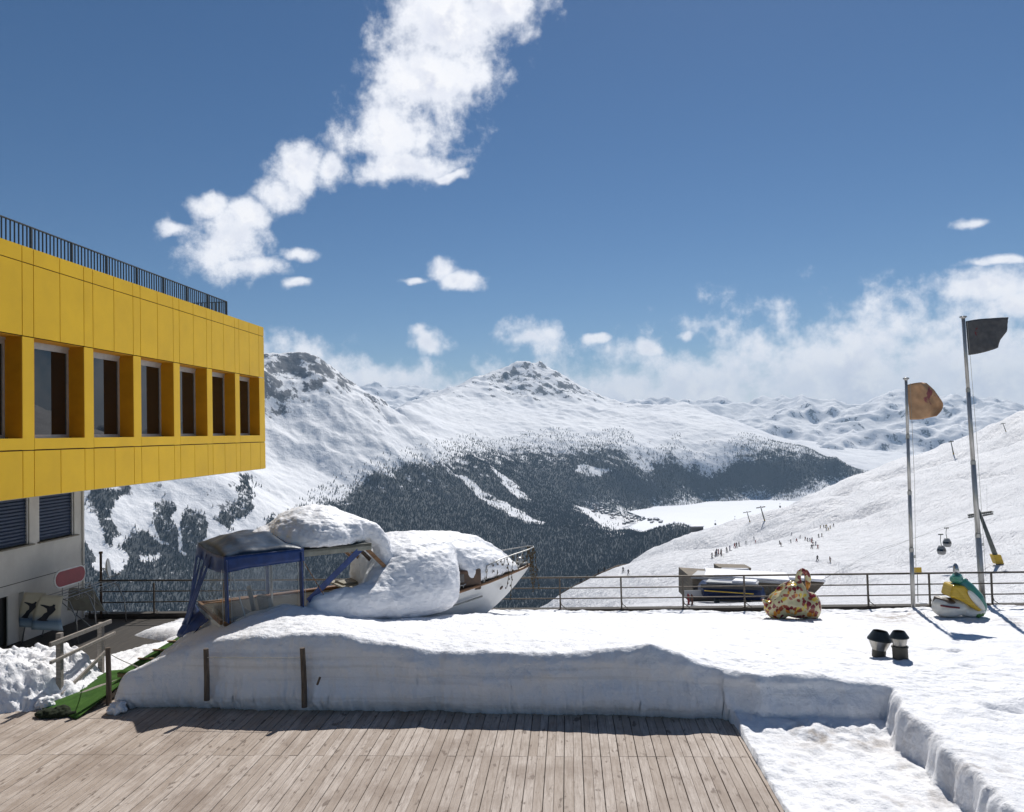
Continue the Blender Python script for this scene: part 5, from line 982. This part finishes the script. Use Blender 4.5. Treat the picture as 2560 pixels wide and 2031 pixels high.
mb = MB(); mb.poly([S(1972, 1450, 1.5), S(2064, 1456, 1.5), S(2064, 1446, 10), S(1972, 1441, 10)], (0, 0, .5)); mb.build('annex_snow', 'station_snow', st, bevel=.15)
mb = MB()
for k in range(7): x = 1905+k*13; mb.tube([S(x, 1465, -1), S(x+7, 1492, -1)], .07, 5); mb.tube([S(x+13, 1465, -1), S(x+6, 1492, -1)], .07, 5)
mb.tube([S(1900, 1465, -1), S(1995, 1469, -1)], .1, 5); mb.tube([S(1905, 1492, -1), S(1990, 1490, -1)], .1, 5); mb.build('lattice', 'lift_steel', st)
cb = thing('roof_cabin', 'snow topped box standing behind the lift station roof', 'cabin', tuple(S(1838, 1436, 13)))
mb = MB(); mb.poly([S(1798, 1418, 13), S(1878, 1420, 13), S(1876, 1440, 13), S(1799, 1438, 13)][::-1], fw*4); mb.build('wall', 'station_wall', cb)
mb = MB(); P = [S(1803, 1420, 12.6), S(1874, 1421, 12.6), S(1874, 1430, 12.6), S(1801, 1430, 12.6)]; mb.poly(P[::-1], fw*5); mb.build('snow_drift', 'station_snow', cb, bevel=.3)
tm = thing('lift_terminal', 'dark blue chairlift terminal with a yellow stripe in front of the station', 'lift terminal', tuple(S(1820, 1505, -6)))
secs = []
for x, h0, h1, d in ((1748, 1472, 1478, .5), (1752, 1462, 1486, 2.2), (1762, 1454, 1489, 2.8), (1800, 1452, 1491, 3), (1850, 1455, 1493, 3), (1890, 1459, 1494, 2.8), (1903, 1466, 1492, 2.2), (1908, 1475, 1486, .5)):
    t_, b_ = S(x, h0, -6), S(x, h1, -6); m_ = (t_+b_)/2; secs.append([t_-fw*d*.55, t_+fw*d*.55, m_+(t_-m_)*.3+fw*d, b_+fw*d*.7, b_-fw*d*.7, m_-(t_-m_)*.1-fw*d])
mb = MB(); P = np.array(secs); mb.grid(P, wrap=True); mb.add(P[0], [tuple(range(6))]); mb.add(P[-1], [tuple(range(5, -1, -1))]); mb.build('cover', 'terminal_blue', tm)
mb = MB(); mb.poly([S(1752, 1460, -9.2), S(1905, 1468, -9.2), S(1905, 1476, -9.25), S(1752, 1470, -9.25)][::-1], fw*.1); mb.build('window_band', 'terminal_black', tm)
mb = MB(); mb.bar(S(1761, 1476.5, -9.35), S(1884, 1485, -9.2), .08, .16); mb.build('stripe', 'lift_yellow', tm)
mb = MB(); mb.poly([S(1765, 1458, -8.5), S(1893, 1464, -8.5), S(1898, 1457, -3.5), S(1772, 1451, -3.5)], (0, 0, .25)); tr_ = mb.build('roof_panel', 'station_roof', tm)
mb = MB(); mb.poly([S(1830, 1459.5, -8.3), S(1890, 1462.5, -8.3), S(1894, 1457, -4), S(1838, 1453.5, -4)], (0, 0, .55)); mb.build('roof_snow', 'station_snow', tm, bevel=.1)
for x in (1792, 1872): mb = MB(); mb.tube([S(x, 1488, -6), S(x, 1520, -6)], .45, 10); mb.build('column', 'lift_steel', tm, True)
mb = MB(); mb.box(S(1742, 1484, -7), (4, .1, 1.1), (rr_, fw, (0, 0, 1))); tag(mb.build('notice_board', 'station_roof', loc=tuple(S(1742, 1484, -7))), 'grey notice board at the left end of the lift terminal', 'board')

# ------------------------------------------------------------------ gondola line on the slope
def pylon(base, top, arm, label, group='gondola pylons', pad=1.0):
    base, top = np.array(base), np.array(top); p = thing('lift_pylon', label, 'lift pylon', tuple(base), group); ax = top-base; H = np.linalg.norm(ax); a = ax/H
    mb = MB(); mb.tube([base, base+ax*.25, top], [H*.042, H*.040, H*.024], 10); mb.build('mast', 'lift_steel', p, True)
    mb = MB(); mb.box(base+a*H*.10*pad, (H*.13*pad, H*.13*pad, H*.17*pad), (rr_, fw, a)); mb.build('yellow_pad', 'lift_yellow', p, bevel=H*.01)
    c = base+ax*.93; mb = MB(); mb.bar(c-rr_*arm+np.array([0, 0, -arm*.12]), c+rr_*arm+np.array([0, 0, arm*.12]), H*.03, H*.03); mb.build('crossarm', 'lift_steel', p)
    for sd in (-1, 1):
        q_ = c+rr_*arm*sd*.62+np.array([0, 0, sd*arm*.07]); mb = MB(); mb.bar(q_-rr_*arm*.42-fw*H*.02+np.array([0, 0, -.06*arm-H*.035]), q_+rr_*arm*.42-fw*H*.02+np.array([0, 0, .06*arm-H*.035]), H*.025, H*.025)
        for k in range(5): w_ = q_+rr_*arm*(-.36+.18*k)-fw*H*.02+np.array([0, 0, (-.36+.18*k)*.14*arm]); mb.lathe(w_, [(H*.016, -H*.012), (H*.016, H*.012)], 8, fw)
        mb.build('sheave_train', 'lift_steel', p)
    return c
def at_plane(px, py, base):
    r = ray(px, py); k = np.dot(np.array(base)-EYE, fw)/np.dot(r, fw); return EYE+r*k
heads = {}
for nm, (bx, by, tx, ty, arm), lb_ in (('near', (2497,1412,2446,1274,2.6), 'large leaning gondola pylon with a yellow foot pad at the right'), ('far1', (1875,1307,1867,1278,2.4), 'distant gondola pylon on the slope edge, left of a pair'), ('far2', (1912,1303,1901,1265,2.6), 'distant taller gondola pylon on the slope edge, right of a pair'), ('up1', (2384,1137,2377,1101,2.4), 'distant pylon high on the slope left of the tall flagpole'), ('up2', (2515,1080,2507,1057,2.2), 'distant pylon at the top right of the slope'), ('mid', (2019,1268,2016,1258,2.6), 'far pylon just peeping over the slope edge')):
    b_ = slope_hit(bx, by) if nm != 'mid' else atD(bx, by, 900); heads[nm] = pylon(b_, at_plane(tx, ty, b_), arm, lb_, pad=1 if nm == 'near' else .6)
def gondola(p, label, sc=1.0):
    p = np.array(p); g = thing('gondola', label, 'gondola', tuple(p-np.array([0, 0, 4.4*sc])), 'gondola cabins'); mb = MB(); mb.tube([p, p-np.array([.15, 0, 1.2])*sc, p-np.array([0, 0, 2.4])*sc], .07*sc, 6); mb.bar(p-rr_*.5*sc, p+rr_*.5*sc, .25*sc, .25*sc); mb.build('hanger', 'lift_steel', g)
    mb = MB(); c = p-np.array([0, 0, 3.4])*sc; mb.lathe(c, [(.001, 1.0*sc), (.55*sc, .95*sc), (.85*sc, .3*sc), (.95*sc, -.2*sc), (.8*sc, -.85*sc), (.5*sc, -1.0*sc), (.001, -1.0*sc)], 12); mb.build('cabin', 'cabin_grey', g, True)
    mb = MB(); mb.lathe(c, [(.89*sc, .28*sc), (.97*sc, -.15*sc)], 12); mb.build('window_band', 'dark_glass', g, True)
gn = heads['near']
gondola(at_plane(2352, 1336, gn), 'gondola cabin hanging between the flagpoles, lower left of two'); gondola(at_plane(2366, 1320, gn+fw*12), 'gondola cabin hanging between the flagpoles, upper right of two')
for (px, py, D), o_ in zip(((1788, 1301, 750), (1837, 1291, 760), (1950, 1258, 820), (2013, 1239, 850), (2058, 1244, 860)), ('leftmost', 'second from left', 'middle', 'second from right', 'rightmost')): gondola(atD(px, py, D), 'tiny far gondola cabin over the frozen lake, %s of five' % o_)
def cable(pts, label): mb = MB(); mb.tube(pts, .018, 4); tag(mb.build('lift_cable', 'lift_steel', loc=tuple(pts[0])), label, 'cable', 'gondola cables')
for sd in (-1, 1): cable([heads['near']+rr_*sd*1.6+np.array([0, 0, -.5]), at_plane(2200, 1378 if sd < 0 else 1372, gn), S(2050, 1452, 0)], 'cable from the near pylon down to the lift station, %s strand' % ('left' if sd < 0 else 'right'))
cable([heads['near']+rr_*1.6, at_plane(2640, 1230, gn)+fw*25], 'cable running up right from the near pylon')
b_ = slope_hit(2295, 1506); sp = thing('piste_sign', 'small orange sign on a thin pole beside the shorter flagpole', 'sign', tuple(b_)); tp = at_plane(2293, 1420, b_); mb = MB(); mb.tube([b_, tp], .05, 6); mb.build('pole', 'lift_steel', sp); mb = MB(); mb.box(at_plane(2294, 1427, b_)-fw*.1, (1.0, .06, 1.0), (rr_, fw, (0, 0, 1))); mb.build('board', 'lift_yellow', sp)

# ------------------------------------------------------------------ skiers
def skier_mesh(pose):
    me = bpy.data.meshes.new('person'); J = {'pel': (0, 0, .92), 'ch': (0, -.06 if pose else 0, 1.28), 'nk': (0, -.10 if pose else 0, 1.48), 'hd': (0, -.12 if pose else 0, 1.62), 'ht': (0, -.12 if pose else 0, 1.74),
      'ls': (-.19, -.08, 1.40), 'le': (-.30, -.14, 1.16), 'lh': (-.30, -.36, 1.08), 'rs': (.19, -.08, 1.40), 're': (.30, -.14, 1.16), 'rh': (.30, -.36, 1.08), 'lk': (-.15, -.10, .50), 'la': (-.19, 0, .10), 'lt': (-.19, -.16, .06), 'rk': (.15, -.10, .50), 'ra': (.19, 0, .10), 'rt': (.19, -.16, .06)}
    if pose: J.update(lk=(-.22, -.1, .5), la=(-.34, .05, .1), lt=(-.36, -.12, .06), rk=(.22, -.1, .5), ra=(.34, .05, .1), rt=(.36, -.12, .06))
    E_ = [('pel','ch'),('ch','nk'),('nk','hd'),('hd','ht'),('nk','ls'),('ls','le'),('le','lh'),('nk','rs'),('rs','re'),('re','rh'),('pel','lk'),('lk','la'),('la','lt'),('pel','rk'),('rk','ra'),('ra','rt')]
    ks = list(J); me.from_pydata([J[k] for k in ks], [(ks.index(a), ks.index(b)) for a, b in E_], []); o = bpy.data.objects.new('tmp', me); C.objects.link(o); o.modifiers.new('s', 'SKIN')
    rad = dict(pel=.17, ch=.19, nk=.09, hd=.11, ht=.09, ls=.09, le=.075, lh=.06, rs=.09, re=.075, rh=.06, lk=.11, la=.09, lt=.07, rk=.11, ra=.09, rt=.07)
    for i, k in enumerate(ks): me.skin_vertices[0].data[i].radius = (rad[k], rad[k]*.85)
    me.skin_vertices[0].data[0].use_root = True; sb = o.modifiers.new('u', 'SUBSURF'); sb.levels = 1; sb.render_levels = 1
    bpy.context.view_layer.update(); dg = bpy.context.evaluated_depsgraph_get(); r = bpy.data.meshes.new_from_object(o.evaluated_get(dg)); r.name = 'person'; bpy.data.objects.remove(o); return r
for nm, c_ in (('wear_black', (.02, .02, .025)), ('wear_red', (.30, .03, .03)), ('wear_ochre', (.30, .20, .03)), ('wear_blue', (.03, .05, .14)), ('wear_brown', (.12, .05, .03))): pm(nm, c_, rough=.8)
smesh = {}
for nm in ('wear_black', 'wear_red', 'wear_ochre', 'wear_blue', 'wear_brown'):
    for ps in (0, 1):
        me = skier_mesh(ps); me.materials.clear(); me.materials.append(MT[nm]); smesh[nm, ps] = me
b_ = MB(); [b_.box((sx, -.1, .02), (.09, 1.7, .03)) for sx in (-.2, .2)]; [b_.tube([(sx*1.6, -.4, 1.05), (sx*2.2, -.1, .05)], .015, 4) for sx in (-.2, .2)]; skm = bpy.data.meshes.new('skis'); skm.from_pydata(b_.V, [], b_.F); skm.materials.append(MT['wear_black'])
def skier(p, wear, ps, rot, label):
    o = bpy.data.objects.new('person', smesh[wear, ps]); o.location = p; o.rotation_euler = (0, 0, rot); C.objects.link(o); tag(o, label, 'person', 'skiers on the slope')
    k = bpy.data.objects.new('skis', skm); link(k, o); return o
CW = [('wear_black', 'wear_brown', 'wear_black', 'wear_blue', 'wear_red')[i % 5] for i in range(60)]
sk = [(165,892),(205,870),(228,838),(228,862),(250,840),(282,840),(290,867),(365,815),(405,788),(467,758),(492,748),(530,735),(622,702),(730,645),(748,695),(1077,708),(1090,736),(1228,692),(1238,588),(1302,678),(1353,628),(1420,655),(1453,670),(1485,672),(1504,688),(1515,660),(1523,730),(1507,770),(1563,722),(1587,768),(1600,616),(1640,606)]
for i, (u, v) in enumerate(sk): skier(slope_hit(1750+u/5.39, 1230+v/5.39), CW[i], i % 2, random.uniform(0, 6.28), 'small skier in %s %s' % (CW[i][5:], 'in the thin file at the left of the slope' if u < 800 else 'in the scattered crowd at the middle of the slope'))
for i, (u, v) in enumerate(((1622,494),(1668,488),(1692,486),(1710,482),(1702,526),(1730,524),(1757,496),(1798,466))): skier(slope_hit(1750+u/5.39, 1230+v/5.39), ('wear_ochre', 'wear_black', 'wear_ochre')[i % 3], i % 2, random.uniform(0, 6.28), 'tiny skier of the ochre clad group higher up the slope')
skier(slope_hit(1750+1582/5.39, 1230+938/5.39), 'wear_black', 1, .2, 'skier in black with legs apart above the swan sculpture')
skier(slope_hit(1750+1752/5.39, 1230+962/5.39), 'wear_brown', 0, 1.2, 'skier in brown standing to the right of the skier in black')
for px, py, w_, l_ in ((1721, 1513, 'wear_red', 'person in red standing left of the lift terminal'), (1727, 1504, 'wear_black', 'person in black standing beside the lift terminal'), (1730, 1514, 'wear_brown', 'person in brown standing beside the person in red')): skier(slope_hit(px, py), w_, 0, 1.0, l_)
for px, py in ((1452, 1424), (1467, 1422), (1511, 1425), (1496, 1427), (1558, 1432), (1571, 1438)): skier(slope_hit(px, py), 'wear_black', 0, 0, 'tiny skier far left on the slope above the bow railing')

# ------------------------------------------------------------------ huts and village
def mount_hit(px, py):
    r = ray(px, py); h = math.hypot(r[0], r[1]); D = np.arange(3000, 8800, 12.0); X, Y, Zr = r[0]/h*D, r[1]/h*D, 5+r[2]/h*D; zs = np.maximum(grid_z(X, Y, AZ, RD, MZ), LAKE+1.5); i = np.argmax(Zr < zs); return np.array([X[i], Y[i], zs[i]])
pm('chalet_wall', (.16, .12, .09), (.09, .07, .055), .8, .05); pm('hut_grey', (.20, .20, .19), rough=.7)
def house_meshes(w, d, h, wallm):
    a = MB(); a.box((0, 0, h/2), (w, d, h)); a.add([(-w/2, -d/2, h), (w/2, -d/2, h), (0, -d/2, h+w*.22), (-w/2, d/2, h), (w/2, d/2, h), (0, d/2, h+w*.22)], [(0, 1, 2), (5, 4, 3)]); m1 = bpy.data.meshes.new('wall'); m1.from_pydata(a.V, [], a.F); m1.materials.append(MT[wallm])
    r = MB(); 
    for sd in (-1, 1): r.poly([(0, -d/2-.8, h+w*.23), (0, d/2+.8, h+w*.23), (sd*(w/2+1), d/2+.8, h-.5), (sd*(w/2+1), -d/2-.8, h-.5)][::sd], (0, 0, .6))
    m2 = bpy.data.meshes.new('roof'); m2.from_pydata(r.V, [], r.F); m2.materials.append(MT['station_snow']); return m1, m2
hm = [house_meshes(w, d, h, 'chalet_wall') for w, d, h in ((14, 18, 9), (18, 24, 13), (12, 14, 7), (22, 30, 17))]
vr = random.Random(3); pts = []
while len(pts) < 70:
    f = vr.random(); x = 1478+f*175; yc = 1276+f*30 if f < .45 else 1291+(f-.45)*26; y = yc+vr.gauss(0, 6 if f < .6 else 3); pts.append((x, y))
for i, (x, y) in enumerate(pts):
    p = mount_hit(x, y); o = bpy.data.objects.new('chalet', None); o.location = p-np.array([0, 0, 1]); o.rotation_euler = (0, 0, vr.uniform(0, 3)); C.objects.link(o); tag(o, 'tiny dark chalet in the village on the far valley floor', 'house', 'village houses by the lake')
    for nm, me in zip(('wall', 'roof'), hm[i % 4]): link(bpy.data.objects.new(nm, me), o)
b_ = slope_hit(1742, 1328); ht_ = thing('slope_hut', 'small grey hut on the edge of the ski slope before the lake', 'hut', tuple(b_)); mb = MB(); mb.box(b_+np.array([0, 0, 1.6]), (8, 4, 3.6), (rr_, fw, (0, 0, 1))); mb.build('wall', 'hut_grey', ht_); mb = MB(); mb.box(b_+np.array([0, 0, 3.7]), (8.8, 4.8, .5), (rr_, fw, (0, 0, 1))); mb.build('roof', 'station_snow', ht_)
mb = MB(); P = [slope_hit(x, y) for x, y in ((1395,1441),(1420,1434),(1450,1420),(1500,1409),(1545,1400),(1565,1398))]; mb.tube([p+np.array([0, 0, .1]) for p in P], [.25, .3, .35, .4, .6, .2], 6); tag(mb.build('snow_fence', 'chalet_wall', loc=tuple(P[0])), 'low dark embankment fence along the left edge of the slope', 'fence')
